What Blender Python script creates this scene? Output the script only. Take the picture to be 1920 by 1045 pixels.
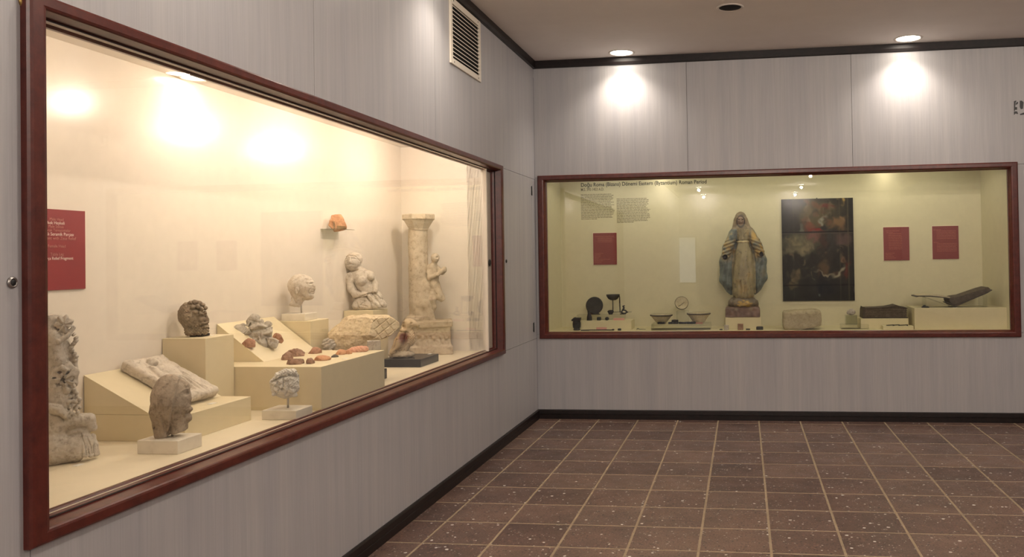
import bpy, bmesh, math, random
import numpy as np
from mathutils import Vector, Matrix

for _o in list(bpy.data.objects): bpy.data.objects.remove(_o)
scene = bpy.context.scene
C = scene.collection
rnd = random.Random(7)

# ---------------------------------------------------------------- camera (solved from the floor grid and both walls)
F_PX, PPX, PPY = 1582.33, 1184.26, 460.68
CAM = np.array([2.11228, -8.46948, 1.63877])
RV = np.array([0.99123933, 0.13107777, -0.01622397])
UV = np.array([0.01787057, -0.01139539, 0.99977537])
FV = np.array([-0.13086345, 0.99130659, 0.013638])
cd = bpy.data.cameras.new('camera'); cam = bpy.data.objects.new('camera', cd); C.objects.link(cam)
cam.matrix_world = Matrix(((RV[0], UV[0], -FV[0], CAM[0]), (RV[1], UV[1], -FV[1], CAM[1]), (RV[2], UV[2], -FV[2], CAM[2]), (0, 0, 0, 1)))
cd.sensor_width = 36.0; cd.lens = F_PX / 1920 * 36
cd.shift_x = -(PPX - 960) / 1920; cd.shift_y = -(522.5 - PPY) / 1920
cd.clip_start = 0.05; cd.clip_end = 100
scene.camera = cam

# ---------------------------------------------------------------- world, exposure, light levels
w = bpy.data.worlds.new('world'); scene.world = w; w.use_nodes = True
w.node_tree.nodes['Background'].inputs[0].default_value = (0.8, 0.85, 1, 1)
w.node_tree.nodes['Background'].inputs[1].default_value = 0.05
vs = scene.view_settings
vs.view_transform = 'Standard'; vs.look = 'None'; vs.gamma = 1.0; vs.use_curve_mapping = False
vs.exposure = 0.0
WARM = (1.0, 0.88, 0.76)
CASE_WARM = (1.0, 0.885, 0.755)
ROOM_WASH_W = 66       # wall-washing ceiling downlights
ROOM_DOWN_W = 92       # general ceiling downlights, out of view
CASE_LEFT_W = 19       # downlights in the left showcase
FILL_TUBE_W = 9.5
CASE_BACK_W = 1.4        # downlights in the far showcase

# ---------------------------------------------------------------- maths helpers: image ray <-> place
def ray(u, v): return FV + RV * (u - PPX) / F_PX - UV * (v - PPY) / F_PX
def hit(u, v, ax, val):
    d = ray(u, v); return CAM + d * ((val - CAM[ax]) / d[ax])
def pj(X):
    d = np.asarray(X, float) - CAM; z = d @ FV
    return PPX + F_PX * (d @ RV) / z, PPY - F_PX * (d @ UV) / z

# ---------------------------------------------------------------- object helpers
def tag(o, label=None, cat=None, group=None, kind=None):
    if label: o['label'] = label
    if cat: o['category'] = cat
    if group: o['group'] = group
    if kind: o['kind'] = kind
    return o
def thing(name, label, cat, loc=(0, 0, 0), group=None, rz=0):
    o = bpy.data.objects.new(name, None); C.objects.link(o); o.location = loc; o.rotation_euler = (0, 0, rz)
    o.empty_display_size = 0.05
    return tag(o, label, cat, group)
def link(name, me, mat, parent=None, loc=None, rot=None):
    o = bpy.data.objects.new(name, me); C.objects.link(o)
    if mat is not None and not me.materials: me.materials.append(mat)
    if loc is not None: o.location = loc
    if rot is not None: o.rotation_euler = rot
    if parent is not None:
        o.parent = parent
    return o
def mesh_of(name, V, Fc, smooth=False):
    me = bpy.data.meshes.new(name); me.from_pydata([tuple(map(float, v)) for v in V], [], [tuple(f) for f in Fc]); me.update()
    if smooth:
        me.polygons.foreach_set('use_smooth', [True] * len(me.polygons))
    return me
def fix(me):
    bm = bmesh.new(); bm.from_mesh(me); bmesh.ops.recalc_face_normals(bm, faces=bm.faces); bm.to_mesh(me); bm.free(); return me
def box_me(name, lo, hi, bev=0.0, seg=1):
    bm = bmesh.new()
    vs_ = [bm.verts.new((x, y, z)) for x in (lo[0], hi[0]) for y in (lo[1], hi[1]) for z in (lo[2], hi[2])]
    for f in ((0, 1, 3, 2), (4, 6, 7, 5), (0, 4, 5, 1), (2, 3, 7, 6), (0, 2, 6, 4), (1, 5, 7, 3)): bm.faces.new([vs_[i] for i in f])
    if bev: bmesh.ops.bevel(bm, geom=bm.edges[:], offset=bev, segments=seg, affect='EDGES', profile=0.5)
    bmesh.ops.recalc_face_normals(bm, faces=bm.faces)
    me = bpy.data.meshes.new(name); bm.to_mesh(me); bm.free(); return me
def box(name, lo, hi, mat, parent=None, bev=0.0, seg=1, off=None):
    """box in world coordinates; under a parent the coordinates are taken relative to the parent's location"""
    c = np.array([(lo[0] + hi[0]) / 2, (lo[1] + hi[1]) / 2, lo[2]])
    me = box_me(name, np.array(lo) - c, np.array(hi) - c, bev, seg)
    base = np.array(parent.location) if parent is not None else 0
    if parent is not None and parent.parent is not None: base = base + np.array(parent.parent.location)
    return link(name, me, mat, parent, loc=tuple(c - base))
def prism_me(name, poly, axis, a, b, smooth=False):
    """polygon (2-D, in the two other axes) pushed from a to b along axis"""
    n = len(poly); V = []
    for t in (a, b):
        for p in poly:
            q = [p[0], p[1]]; q.insert(axis, t); V.append(q)
    Fc = [tuple(range(n)), tuple(range(2 * n - 1, n - 1, -1))] + [(i, (i + 1) % n, n + (i + 1) % n, n + i) for i in range(n)]
    return fix(mesh_of(name, V, Fc, smooth))
def lathe_me(name, prof, n=32, smooth=True, ang0=0.0, close=True):
    V = []; Fc = []
    m = len(prof)
    for i in range(n):
        a = 2 * math.pi * i / n + ang0
        for r, z in prof: V.append((r * math.cos(a), r * math.sin(a), z))
    for i in range(n):
        j = (i + 1) % n
        for k in range(m - 1): Fc.append((i * m + k, j * m + k, j * m + k + 1, i * m + k + 1))
    if close:
        Fc.append(tuple(i * m for i in range(n))[::-1]); Fc.append(tuple(i * m + m - 1 for i in range(n)))
    return fix(mesh_of(name, V, Fc, smooth))
def tube_me(name, pts, r, n=8):
    V = []; Fc = []; pts = [Vector(p) for p in pts]; m = len(pts)
    rr = r if isinstance(r, (list, tuple)) else [r] * m
    for i, p in enumerate(pts):
        t = (pts[min(i + 1, m - 1)] - pts[max(i - 1, 0)]).normalized()
        a = Vector((0, 0, 1)) if abs(t.z) < 0.9 else Vector((1, 0, 0))
        e1 = t.cross(a).normalized(); e2 = t.cross(e1)
        for k in range(n):
            q = p + (e1 * math.cos(2 * math.pi * k / n) + e2 * math.sin(2 * math.pi * k / n)) * rr[i]; V.append(q)
    for i in range(m - 1):
        for k in range(n): Fc.append((i * n + k, i * n + (k + 1) % n, (i + 1) * n + (k + 1) % n, (i + 1) * n + k))
    Fc.append(tuple(range(n))); Fc.append(tuple(range(m * n - 1, (m - 1) * n - 1, -1)))
    return fix(mesh_of(name, V, Fc, True))

# ---------------------------------------------------------------- materials
MATS = {}
class NT:
    def __init__(s, name):
        s.m = bpy.data.materials.new(name); s.m.use_nodes = True; s.t = s.m.node_tree
        s.b = s.t.nodes['Principled BSDF']; MATS[name] = s.m
    def n(s, typ, **kw):
        nd = s.t.nodes.new('ShaderNode' + typ)
        for k, v in kw.items():
            if k.startswith('i_'):
                nd.inputs[int(k[2:]) if k[2:].isdigit() else k[2:].replace('_', ' ')].default_value = v
            else: setattr(nd, k, v)
        return nd
    def l(s, a, b): s.t.links.new(a, b)
    def coord(s, kind='Object', scale=(1, 1, 1)):
        if kind == 'World': out = s.n('NewGeometry').outputs['Position']
        else: out = s.n('TexCoord').outputs[kind]
        mp = s.n('Mapping'); mp.inputs['Scale'].default_value = scale; s.l(out, mp.inputs['Vector']); return mp.outputs[0]
    def noise(s, vec, scale, detail=4, rough=0.6):
        nd = s.n('TexNoise'); nd.inputs['Scale'].default_value = scale; nd.inputs['Detail'].default_value = detail; nd.inputs['Roughness'].default_value = rough
        s.l(vec, nd.inputs['Vector']); return nd.outputs['Fac']
    def ramp(s, fac, stops):
        nd = s.n('ValToRGB'); e = nd.color_ramp.elements
        while len(e) < len(stops): e.new(0.5)
        for q, (p, c) in zip(e, stops): q.position = p; q.color = (*c, 1) if len(c) == 3 else c
        s.l(fac, nd.inputs[0]); return nd.outputs[0]
    def mix(s, a, b, fac, blend='MIX'):
        nd = s.n('Mix', data_type='RGBA', blend_type=blend)
        for sock, val in ((nd.inputs[6], a), (nd.inputs[7], b), (nd.inputs[0], fac)):
            if hasattr(val, 'is_linked'): s.l(val, sock)
            elif isinstance(val, (int, float)): sock.default_value = val
            else: sock.default_value = (*val, 1)
        return nd.outputs[2]
    def bump(s, h, strength=0.3, dist=0.01):
        nd = s.n('Bump'); nd.inputs['Strength'].default_value = strength; nd.inputs['Distance'].default_value = dist
        s.l(h, nd.inputs['Height']); s.l(nd.outputs[0], s.b.inputs['Normal'])
    def base(s, c):
        if hasattr(c, 'is_linked'): s.l(c, s.b.inputs['Base Color'])
        else: s.b.inputs['Base Color'].default_value = (*c, 1)
    def set(s, **kw):
        for k, v in kw.items(): s.b.inputs[k.replace('_', ' ')].default_value = v
        return s
def plain(name, col, rough=0.5, metal=0.0, spec=0.5):
    t = NT(name); t.base(col); t.set(Roughness=rough, Metallic=metal); t.b.inputs['Specular IOR Level'].default_value = spec; return t.m
def emis(name, col, st):
    t = NT(name); t.base((0, 0, 0)); t.b.inputs['Emission Color'].default_value = (*col, 1); t.b.inputs['Emission Strength'].default_value = st; return t.m

# grey wood-grain laminate: vertical streaks, faint blotches
t = NT('grey_laminate')
v1 = t.coord('World', (38, 38, 0.9)); v2 = t.coord('World', (9, 9, 0.35)); v3 = t.coord('World', (160, 160, 3))
a = t.ramp(t.noise(v1, 1.0, 5, 0.65), [(0.3, (0.425, 0.416, 0.422)), (0.7, (0.475, 0.465, 0.468))])
b = t.ramp(t.noise(v2, 1.0, 3, 0.5), [(0.3, (0.86, 0.86, 0.89)), (0.72, (1.0, 0.99, 0.98))])
c = t.ramp(t.noise(v3, 1.0, 2, 0.5), [(0.35, (0.93, 0.93, 0.93)), (0.65, (1, 1, 1))])
t.base(t.mix(t.mix(a, b, 1.0, 'MULTIPLY'), c, 1.0, 'MULTIPLY')); t.set(Roughness=0.42)
t.b.inputs['Specular IOR Level'].default_value = 0.4
# mahogany
t = NT('mahogany')
v = t.coord('Object', (6, 6, 60)); v = t.coord('World', (14, 14, 14))
g = t.noise(v, 1.6, 6, 0.7)
t.base(t.ramp(g, [(0.3, (0.052, 0.0085, 0.006)), (0.55, (0.090, 0.0160, 0.0105)), (0.8, (0.125, 0.026, 0.016))])); t.set(Roughness=0.30)
t = NT('dark_wood')
g = t.noise(t.coord('World', (12, 12, 12)), 2, 5)
t.base(t.ramp(g, [(0.3, (0.006, 0.004, 0.004)), (0.8, (0.017, 0.009, 0.0085))])); t.set(Roughness=0.42); t.b.inputs['Specular IOR Level'].default_value = 0.3
# ceiling plaster
t = NT('ceiling_plaster')
g = t.noise(t.coord('World'), 3, 4)
t.base(t.ramp(g, [(0.3, (0.82, 0.77, 0.725)), (0.7, (0.86, 0.81, 0.765))])); t.set(Roughness=0.8)
# terrazzo tile and grout
t = NT('terrazzo')
vw = t.coord('World')
oi = t.n('ObjectInfo')
tone = t.ramp(oi.outputs['Random'], [(0.0, (0.120, 0.074, 0.062)), (0.45, (0.155, 0.096, 0.079)), (1.0, (0.190, 0.124, 0.099))])
fine = t.ramp(t.noise(vw, 95, 3, 0.7), [(0.32, (0.45, 0.42, 0.41)), (0.60, (1.15, 1.12, 1.08))])
blot = t.ramp(t.noise(vw, 2.3, 3, 0.6), [(0.3, (0.70, 0.71, 0.74)), (0.7, (1.12, 1.09, 1.05))])
col = t.mix(t.mix(tone, fine, 1.0, 'MULTIPLY'), blot, 1.0, 'MULTIPLY')
def chips(scale, thr, size, seed):
    mp = t.n('Mapping'); mp.inputs['Location'].default_value = (seed, seed * 2.1, 0.3); t.l(t.n('NewGeometry').outputs['Position'], mp.inputs['Vector'])
    vo = t.n('TexVoronoi'); vo.inputs['Scale'].default_value = scale; vo.inputs['Randomness'].default_value = 1; t.l(mp.outputs[0], vo.inputs['Vector'])
    sp = t.n('SeparateColor'); t.l(vo.outputs['Color'], sp.inputs[0])
    m1 = t.n('Math', operation='GREATER_THAN'); t.l(sp.outputs[0], m1.inputs[0]); m1.inputs[1].default_value = thr
    # the size of a chip varies from cell to cell
    m3 = t.n('Math', operation='MULTIPLY'); t.l(sp.outputs[1], m3.inputs[0]); m3.inputs[1].default_value = size
    m2 = t.n('Math', operation='LESS_THAN'); t.l(vo.outputs['Distance'], m2.inputs[0]); t.l(m3.outputs[0], m2.inputs[1])
    mm = t.n('Math', operation='MULTIPLY'); t.l(m1.outputs[0], mm.inputs[0]); t.l(m2.outputs[0], mm.inputs[1]); return mm.outputs[0]
col = t.mix(col, (0.035, 0.022, 0.02), chips(80, 0.80, 0.6, 3.3))
col = t.mix(col, (0.20, 0.115, 0.085), chips(60, 0.78, 0.6, 8.1))
col = t.mix(col, (0.46, 0.42, 0.37), chips(80, 0.90, 0.5, 1.7))
col = t.mix(col, (0.72, 0.68, 0.62), chips(42, 0.95, 0.45, 5.2))
t.base(col); t.set(Roughness=0.36); t.b.inputs['Specular IOR Level'].default_value = 0.45
rg = t.ramp(t.noise(vw, 6, 3), [(0.3, (0.30,) * 3), (0.7, (0.46,) * 3)]); t.l(rg, t.b.inputs['Roughness'])
t = NT('grout')
t.base(t.ramp(t.noise(t.coord('World'), 20, 4), [(0.3, (0.27, 0.20, 0.125)), (0.7, (0.36, 0.275, 0.18))])); t.set(Roughness=0.8)
# showcase linings
def lining(name, c1, c2, rough):
    t = NT(name); g = t.noise(t.coord('World'), 14, 5, 0.7)
    t.base(t.ramp(g, [(0.3, c1), (0.7, c2)])); t.set(Roughness=rough); t.b.inputs['Specular IOR Level'].default_value = 0.4; return t.m
lining('case_wall', (0.76, 0.68, 0.58), (0.80, 0.715, 0.61), 0.22)
lining('case_floor', (0.71, 0.62, 0.455), (0.75, 0.655, 0.485), 0.45)
lining('plinth_cream', (0.645, 0.55, 0.36), (0.685, 0.585, 0.385), 0.5)
lining('far_case_wall', (0.60, 0.55, 0.36), (0.64, 0.585, 0.385), 0.4)  # greenish case light tinted into the lining colour
lining('far_plinth', (0.64, 0.57, 0.34), (0.68, 0.60, 0.37), 0.5)  # cream with the same greenish light put into the colour
# glass and acrylic: clear with a fresnel reflection
def clear(name, tint, ior=1.5, gain=1.0, rough=0.0):
    t = NT(name); nt = t.t; nt.nodes.remove(t.b); out = nt.nodes['Material Output']
    tr = t.n('BsdfTransparent'); tr.inputs[0].default_value = (*tint, 1)
    gl = t.n('BsdfGlossy'); gl.inputs['Roughness'].default_value = rough
    f0 = ((ior - 1) / (ior + 1)) ** 2      # Schlick's fresnel, the same from both sides of the pane
    lw = t.n('LayerWeight'); lw.inputs[0].default_value = 0.5
    pw = t.n('Math', operation='POWER'); t.l(lw.outputs['Facing'], pw.inputs[0]); pw.inputs[1].default_value = 5.0
    m = t.n('Math', operation='MULTIPLY_ADD'); t.l(pw.outputs[0], m.inputs[0]); m.inputs[1].default_value = (1 - f0) * gain; m.inputs[2].default_value = f0 * gain
    mx = t.n('MixShader'); t.l(m.outputs[0], mx.inputs[0]); t.l(tr.outputs[0], mx.inputs[1]); t.l(gl.outputs[0], mx.inputs[2]); t.l(mx.outputs[0], out.inputs[0]); return t.m
clear('pane_glass', (0.985, 0.99, 0.98))
clear('acrylic', (0.975, 0.978, 0.965), 1.49, 1.0, 0.05)
clear('acrylic_edge', (0.80, 0.82, 0.76), 1.49, 1.3, 0.1)
# stones
def stone(name, c1, c2, c3, scale=9.0, spots=0.5, rough=0.85, bump=0.35):
    t = NT(name); v = t.coord('Object')
    g = t.noise(v, scale, 6, 0.7)
    col = t.ramp(g, [(0.28, c1), (0.52, c2), (0.75, c3)])
    g2 = t.noise(v, scale * 5, 5, 0.75)
    col = t.mix(col, t.ramp(g2, [(0.33, tuple(0.62 * x for x in c1)), (0.5, (1, 1, 1))]), spots, 'MULTIPLY')
    t.base(col); t.set(Roughness=rough); t.b.inputs['Specular IOR Level'].default_value = 0.25
    t.bump(t.noise(v, scale * 12, 4, 0.7), bump, 0.004); return t.m
stone('marble_warm', (0.47, 0.395, 0.31), (0.59, 0.515, 0.42), (0.67, 0.60, 0.505))
stone('marble_grey', (0.38, 0.33, 0.27), (0.52, 0.46, 0.385), (0.63, 0.565, 0.48))
stone('stone_brown', (0.24, 0.18, 0.125), (0.36, 0.285, 0.21), (0.46, 0.38, 0.29))
stone('stone_dark', (0.15, 0.11, 0.075), (0.25, 0.19, 0.135), (0.37, 0.295, 0.21), 16)
stone('marble_white', (0.56, 0.51, 0.44), (0.66, 0.61, 0.535), (0.74, 0.69, 0.61))
stone('marble_base', (0.64, 0.57, 0.47), (0.70, 0.63, 0.52), (0.75, 0.68, 0.57), 5, 0.15, 0.45, 0.05)
stone('clay_grey', (0.32, 0.275, 0.225), (0.44, 0.39, 0.325), (0.53, 0.475, 0.40), 14)
stone('terracotta', (0.30, 0.155, 0.095), (0.40, 0.215, 0.135), (0.47, 0.28, 0.185), 14)
stone('terracotta_orange', (0.46, 0.22, 0.11), (0.56, 0.29, 0.155), (0.62, 0.37, 0.22), 14)
stone('terracotta_pink', (0.55, 0.27, 0.17), (0.64, 0.34, 0.225), (0.68, 0.42, 0.30), 14)
stone('clay_brown', (0.20, 0.11, 0.07), (0.30, 0.175, 0.115), (0.40, 0.26, 0.18), 16)
stone('stone_beige', (0.50, 0.39, 0.245), (0.60, 0.48, 0.32), (0.68, 0.57, 0.41), 12)
stone('column_stone', (0.42, 0.325, 0.22), (0.51, 0.415, 0.30), (0.59, 0.495, 0.375), 7)
stone('pebble_dark', (0.07, 0.06, 0.05), (0.12, 0.10, 0.08), (0.17, 0.14, 0.11), 16)
stone('drum_stone', (0.34, 0.285, 0.175), (0.42, 0.355, 0.225), (0.49, 0.42, 0.28), 10, 0.35)
stone('pottery_glaze', (0.44, 0.365, 0.22), (0.55, 0.47, 0.30), (0.62, 0.55, 0.39), 16, 0.45, 0.5, 0.1)
stone('bronze_dark', (0.012, 0.013, 0.014), (0.024, 0.024, 0.024), (0.050, 0.047, 0.042), 25, 0.4, 0.55, 0.25)
stone('leather', (0.030, 0.023, 0.017), (0.062, 0.047, 0.035), (0.11, 0.085, 0.062), 22, 0.4, 0.6, 0.4)
stone('page_block', (0.065, 0.050, 0.035), (0.12, 0.095, 0.067), (0.19, 0.155, 0.11), 26, 0.5, 0.8, 0.4)
stone('paper_page', (0.46, 0.40, 0.26), (0.54, 0.47, 0.31), (0.60, 0.53, 0.37), 10, 0.2, 0.8, 0.1)
stone('granite_black', (0.012, 0.012, 0.013), (0.020, 0.020, 0.021), (0.034, 0.034, 0.034), 60, 0.2, 0.22, 0.0)
plain('steel', (0.45, 0.41, 0.36), 0.35, 0.9)
plain('lock_metal', (0.42, 0.40, 0.38), 0.3, 1.0)
plain('black_plastic', (0.008, 0.008, 0.008), 0.45)
plain('gasket', (0.006, 0.004, 0.004), 0.7)
plain('brass', (0.40, 0.26, 0.09), 0.35, 1.0)
plain('vent_paint', (0.76, 0.69, 0.58), 0.45)
plain('void', (0.004, 0.004, 0.004), 0.9)
plain('red_card', (0.235, 0.018, 0.020), 0.5)
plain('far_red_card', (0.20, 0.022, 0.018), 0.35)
plain('card_edge', (0.80, 0.70, 0.55), 0.6)
plain('print_white', (0.80, 0.62, 0.55), 0.7)
plain('print_pale', (0.50, 0.20, 0.17), 0.7)
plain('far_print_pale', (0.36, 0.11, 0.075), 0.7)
plain('print_dark', (0.030, 0.026, 0.018), 0.7)
plain('print_mid', (0.16, 0.13, 0.075), 0.7)
plain('label_pink', (0.52, 0.24, 0.19), 0.7)
plain('label_white', (0.72, 0.68, 0.60), 0.7)
plain('lamp_ring', (0.62, 0.56, 0.50), 0.4)
plain('score_line', (0.15, 0.115, 0.075), 0.9)
emis('lamp_glow', (1.0, 0.90, 0.76), 30.0)
emis('window_glow', (0.85, 0.93, 1.0), 1.3)
t = NT('painted'); at = t.n('Attribute', attribute_name='paint'); t.l(at.outputs['Color'], t.b.inputs['Base Color']); t.l(at.outputs['Alpha'], t.b.inputs['Metallic'])
t.set(Roughness=0.45); t.bump(t.noise(t.coord('Object'), 60, 4), 0.25, 0.004)
t = NT('oil_painting'); at = t.n('Attribute', attribute_name='paint'); t.l(at.outputs['Color'], t.b.inputs['Base Color']); t.set(Roughness=0.6); t.b.inputs['Specular IOR Level'].default_value = 0.12
M = MATS

# ---------------------------------------------------------------- carving helpers: signed distance fields -> surface nets
_L = np.random.RandomState(3).rand(24, 24, 24).astype(np.float32) * 2 - 1
def noise3(x, y, z, sc, seed=0):
    x = x / sc + seed * 5.37; y = y / sc + seed * 3.11; z = z / sc + seed * 7.73
    xi = np.floor(x); yi = np.floor(y); zi = np.floor(z)
    fx, fy, fz = x - xi, y - yi, z - zi
    fx = fx * fx * (3 - 2 * fx); fy = fy * fy * (3 - 2 * fy); fz = fz * fz * (3 - 2 * fz)
    xi = xi.astype(np.int32) % 24; yi = yi.astype(np.int32) % 24; zi = zi.astype(np.int32) % 24
    x2 = (xi + 1) % 24; y2 = (yi + 1) % 24; z2 = (zi + 1) % 24
    def L(p, q, r): return _L[p, q, r]
    a = L(xi, yi, zi) * (1 - fx) + L(x2, yi, zi) * fx; b = L(xi, y2, zi) * (1 - fx) + L(x2, y2, zi) * fx
    c = L(xi, yi, z2) * (1 - fx) + L(x2, yi, z2) * fx; d = L(xi, y2, z2) * (1 - fx) + L(x2, y2, z2) * fx
    return (a * (1 - fy) + b * fy) * (1 - fz) + (c * (1 - fy) + d * fy) * fz
def su(a, b, k):
    h = np.maximum(k - np.abs(a - b), 0) / k
    return np.minimum(a, b) - h * h * k * 0.25
def ss(a, b, k):                       # a without b
    h = np.maximum(k - np.abs(a + b), 0) / k
    return np.maximum(a, -b) + h * h * k * 0.25
class G:
    """sample grid; u to the right, v downwards (as one looks at the piece from the room), y towards the room"""
    def __init__(s, u, v, y): s.u, s.v, s.y = u, v, y
    def e(s, u, v, y, ru, rv, ry, rot=0):
        du, dv, dy = s.u - u, s.v - v, s.y - y
        if rot:
            c, n = math.cos(math.radians(rot)), math.sin(math.radians(rot)); du, dv = du * c + dv * n, -du * n + dv * c
        k0 = np.sqrt((du / ru) ** 2 + (dv / rv) ** 2 + (dy / ry) ** 2) + 1e-6
        k1 = np.sqrt((du / ru ** 2) ** 2 + (dv / rv ** 2) ** 2 + (dy / ry ** 2) ** 2) + 1e-6
        return k0 * (k0 - 1) / k1
    def c(s, p, r1, q, r2):
        p = np.array(p, np.float32); q = np.array(q, np.float32); d = q - p; L2 = float(d @ d) + 1e-9
        h = np.clip(((s.u - p[0]) * d[0] + (s.v - p[1]) * d[1] + (s.y - p[2]) * d[2]) / L2, 0, 1)
        return np.sqrt((s.u - p[0] - h * d[0]) ** 2 + (s.v - p[1] - h * d[1]) ** 2 + (s.y - p[2] - h * d[2]) ** 2) - (r1 + (r2 - r1) * h)
    def path(s, pts, r, k=1.0):
        d = None
        for i in range(len(pts) - 1):
            r1, r2 = (r, r) if not isinstance(r, (list, tuple)) else (r[i], r[i + 1])
            e = s.c(pts[i], r1, pts[i + 1], r2); d = e if d is None else su(d, e, k)
        return d
    def b(s, u, v, y, hu, hv, hy, rd=1.0, rot=0):
        du, dv, dy = s.u - u, s.v - v, s.y - y
        if rot:
            c, n = math.cos(math.radians(rot)), math.sin(math.radians(rot)); du, dv = du * c + dv * n, -du * n + dv * c
        qx, qy, qz = np.abs(du) - hu + rd, np.abs(dv) - hv + rd, np.abs(dy) - hy + rd
        return np.sqrt(np.maximum(qx, 0) ** 2 + np.maximum(qy, 0) ** 2 + np.maximum(qz, 0) ** 2) + np.minimum(np.maximum(np.maximum(qx, qy), qz), 0) - rd
    def n(s, sc, amp, seed=0, octv=2):
        r = 0
        for i in range(octv): r = r + noise3(s.u + 0 * s.v + 0 * s.y, s.v + 0 * s.u, s.y + 0 * s.u, sc / 2 ** i, seed + i * 3) / 2 ** i
        return amp * r
    def d2(s, pts):
        # distance to a line drawn on the picture plane
        d = None
        for i in range(len(pts) - 1):
            (a, b), (c, e) = pts[i][:2], pts[i + 1][:2]; du, dv = c - a, e - b; L2 = du * du + dv * dv + 1e-9
            h = np.clip(((s.u - a) * du + (s.v - b) * dv) / L2, 0, 1); q = np.sqrt((s.u - a - h * du) ** 2 + (s.v - b - h * dv) ** 2); d = q if d is None else np.minimum(d, q)
        return d
    def gr(s, d, pts, r, depth, y0=0):      # groove (depth > 0) or ridge (depth < 0) on the side that faces the room
        return d + depth * np.exp(-(s.d2(pts) / r) ** 2) * np.clip((s.y - y0) / 2, 0, 1)
    def dent(s, d, u, v, ru, rv, depth, y0=0, rot=0):
        du, dv = s.u - u, s.v - v
        if rot:
            c, n = math.cos(math.radians(rot)), math.sin(math.radians(rot)); du, dv = du * c + dv * n, -du * n + dv * c
        return d + depth * np.exp(-((du / ru) ** 2 + (dv / rv) ** 2)) * np.clip((s.y - y0) / 2, 0, 1)
    def below(s, u1, v1, u2, v2):       # keeps what lies above the line
        n = math.hypot(u2 - u1, v2 - v1)
        return ((s.v - v1) * (u2 - u1) - (s.u - u1) * (v2 - v1)) / n
def nets(f, bounds, h):
    (u0, u1), (v0, v1), (y0, y1) = bounds
    us = np.arange(u0, u1 + h, h, dtype=np.float32); vv = np.arange(v0, v1 + h, h, dtype=np.float32); ys = np.arange(y0, y1 + h, h, dtype=np.float32)
    g = G(us[:, None, None], vv[None, :, None], ys[None, None, :])
    V = np.array(np.broadcast_to(f(g), (len(us), len(vv), len(ys))), dtype=np.float32)
    V[0], V[-1] = 9, 9; V[:, 0], V[:, -1] = 9, 9; V[:, :, 0], V[:, :, -1] = 9, 9
    ins = V < 0
    cnt = np.zeros(tuple(n - 1 for n in V.shape), np.int8)
    offs = [(i, j, k) for i in (0, 1) for j in (0, 1) for k in (0, 1)]
    nx, ny, nz = V.shape
    for i, j, k in offs: cnt += ins[i:nx - 1 + i, j:ny - 1 + j, k:nz - 1 + k]
    idx = np.argwhere((cnt > 0) & (cnt < 8))
    cv = np.stack([V[idx[:, 0] + i, idx[:, 1] + j, idx[:, 2] + k] for i, j, k in offs], 1)
    acc = np.zeros((len(idx), 3)); num = np.zeros(len(idx))
    for a in range(8):
        for b in range(a + 1, 8):
            da = np.array(offs[b]) - np.array(offs[a])
            if np.abs(da).sum() != 1: continue
            A, B = cv[:, a], cv[:, b]; m = (A < 0) != (B < 0)
            tt = np.where(m, A / np.where(m, A - B, 1), 0)
            acc += m[:, None] * (np.array(offs[a]) + tt[:, None] * da); num += m
    P = (idx + acc / num[:, None]) * h + np.array([us[0], vv[0], ys[0]])
    ids = -np.ones(cnt.shape, np.int64); ids[idx[:, 0], idx[:, 1], idx[:, 2]] = np.arange(len(idx))
    Q = []
    for ax in range(3):
        sl0 = [slice(None)] * 3; sl1 = [slice(None)] * 3; sl0[ax] = slice(0, -1); sl1[ax] = slice(1, None)
        A = ins[tuple(sl0)]; B = ins[tuple(sl1)]
        e = np.argwhere(A != B); o1, o2 = [q for q in range(3) if q != ax]
        e = e[(e[:, o1] > 0) & (e[:, o2] > 0)]
        fl = A[e[:, 0], e[:, 1], e[:, 2]]
        def cell(d1, d2):
            c = e.copy(); c[:, o1] += d1; c[:, o2] += d2
            c[:, o1] = np.clip(c[:, o1], 0, cnt.shape[o1] - 1); c[:, o2] = np.clip(c[:, o2], 0, cnt.shape[o2] - 1); return ids[c[:, 0], c[:, 1], c[:, 2]]
        q = np.stack([cell(-1, -1), cell(0, -1), cell(0, 0), cell(-1, 0)], 1)
        if ax == 1: fl = ~fl
        q[fl] = q[fl][:, ::-1]
        Q.append(q[(q >= 0).all(1)])
    return P, np.concatenate(Q)
def np_mesh(name, V, Q):
    me = bpy.data.meshes.new(name); me.vertices.add(len(V)); me.vertices.foreach_set('co', np.asarray(V, np.float32).ravel())
    me.loops.add(Q.size); me.loops.foreach_set('vertex_index', Q.astype(np.int32).ravel())
    me.polygons.add(len(Q)); me.polygons.foreach_set('loop_start', np.arange(0, Q.size, 4, dtype=np.int32)); me.polygons.foreach_set('loop_total', np.full(len(Q), 4, np.int32))
    me.polygons.foreach_set('use_smooth', np.ones(len(Q), bool)); me.update(calc_edges=True); me.validate(); return me
class Site:
    """a standing place O in the room: frame that looks at the room's visitor; photo pixels measured there become metres"""
    def __init__(s, O):
        s.O = np.array(O, float); d = s.O - CAM; d[2] = 0; d /= np.linalg.norm(d)
        s.r = np.array([-d[1], d[0], 0]) * -1; s.a = math.atan2(s.r[1], s.r[0])
        s.u0, s.v0 = pj(s.O)
        p = pj(s.O + s.r * 0.05); s.sx = 0.05 / (p[0] - s.u0)
        p = pj(s.O + np.array([0, 0, 0.05])); s.sz = 0.05 / (s.v0 - p[1])
    def loc(s, u, v, y=0):              # local metres (x right, y away, z up)
        return np.stack([(np.asarray(u) - s.u0) * s.sx, -np.asarray(y) * s.sz + 0 * np.asarray(u), (s.v0 - np.asarray(v)) * s.sz], -1)
    def world(s, u, v, y=0):
        q = s.loc(u, v, y); return s.O + s.r * q[0] + np.array([-s.r[1], s.r[0], 0]) * q[1] + np.array([0, 0, 1]) * q[2]
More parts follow.
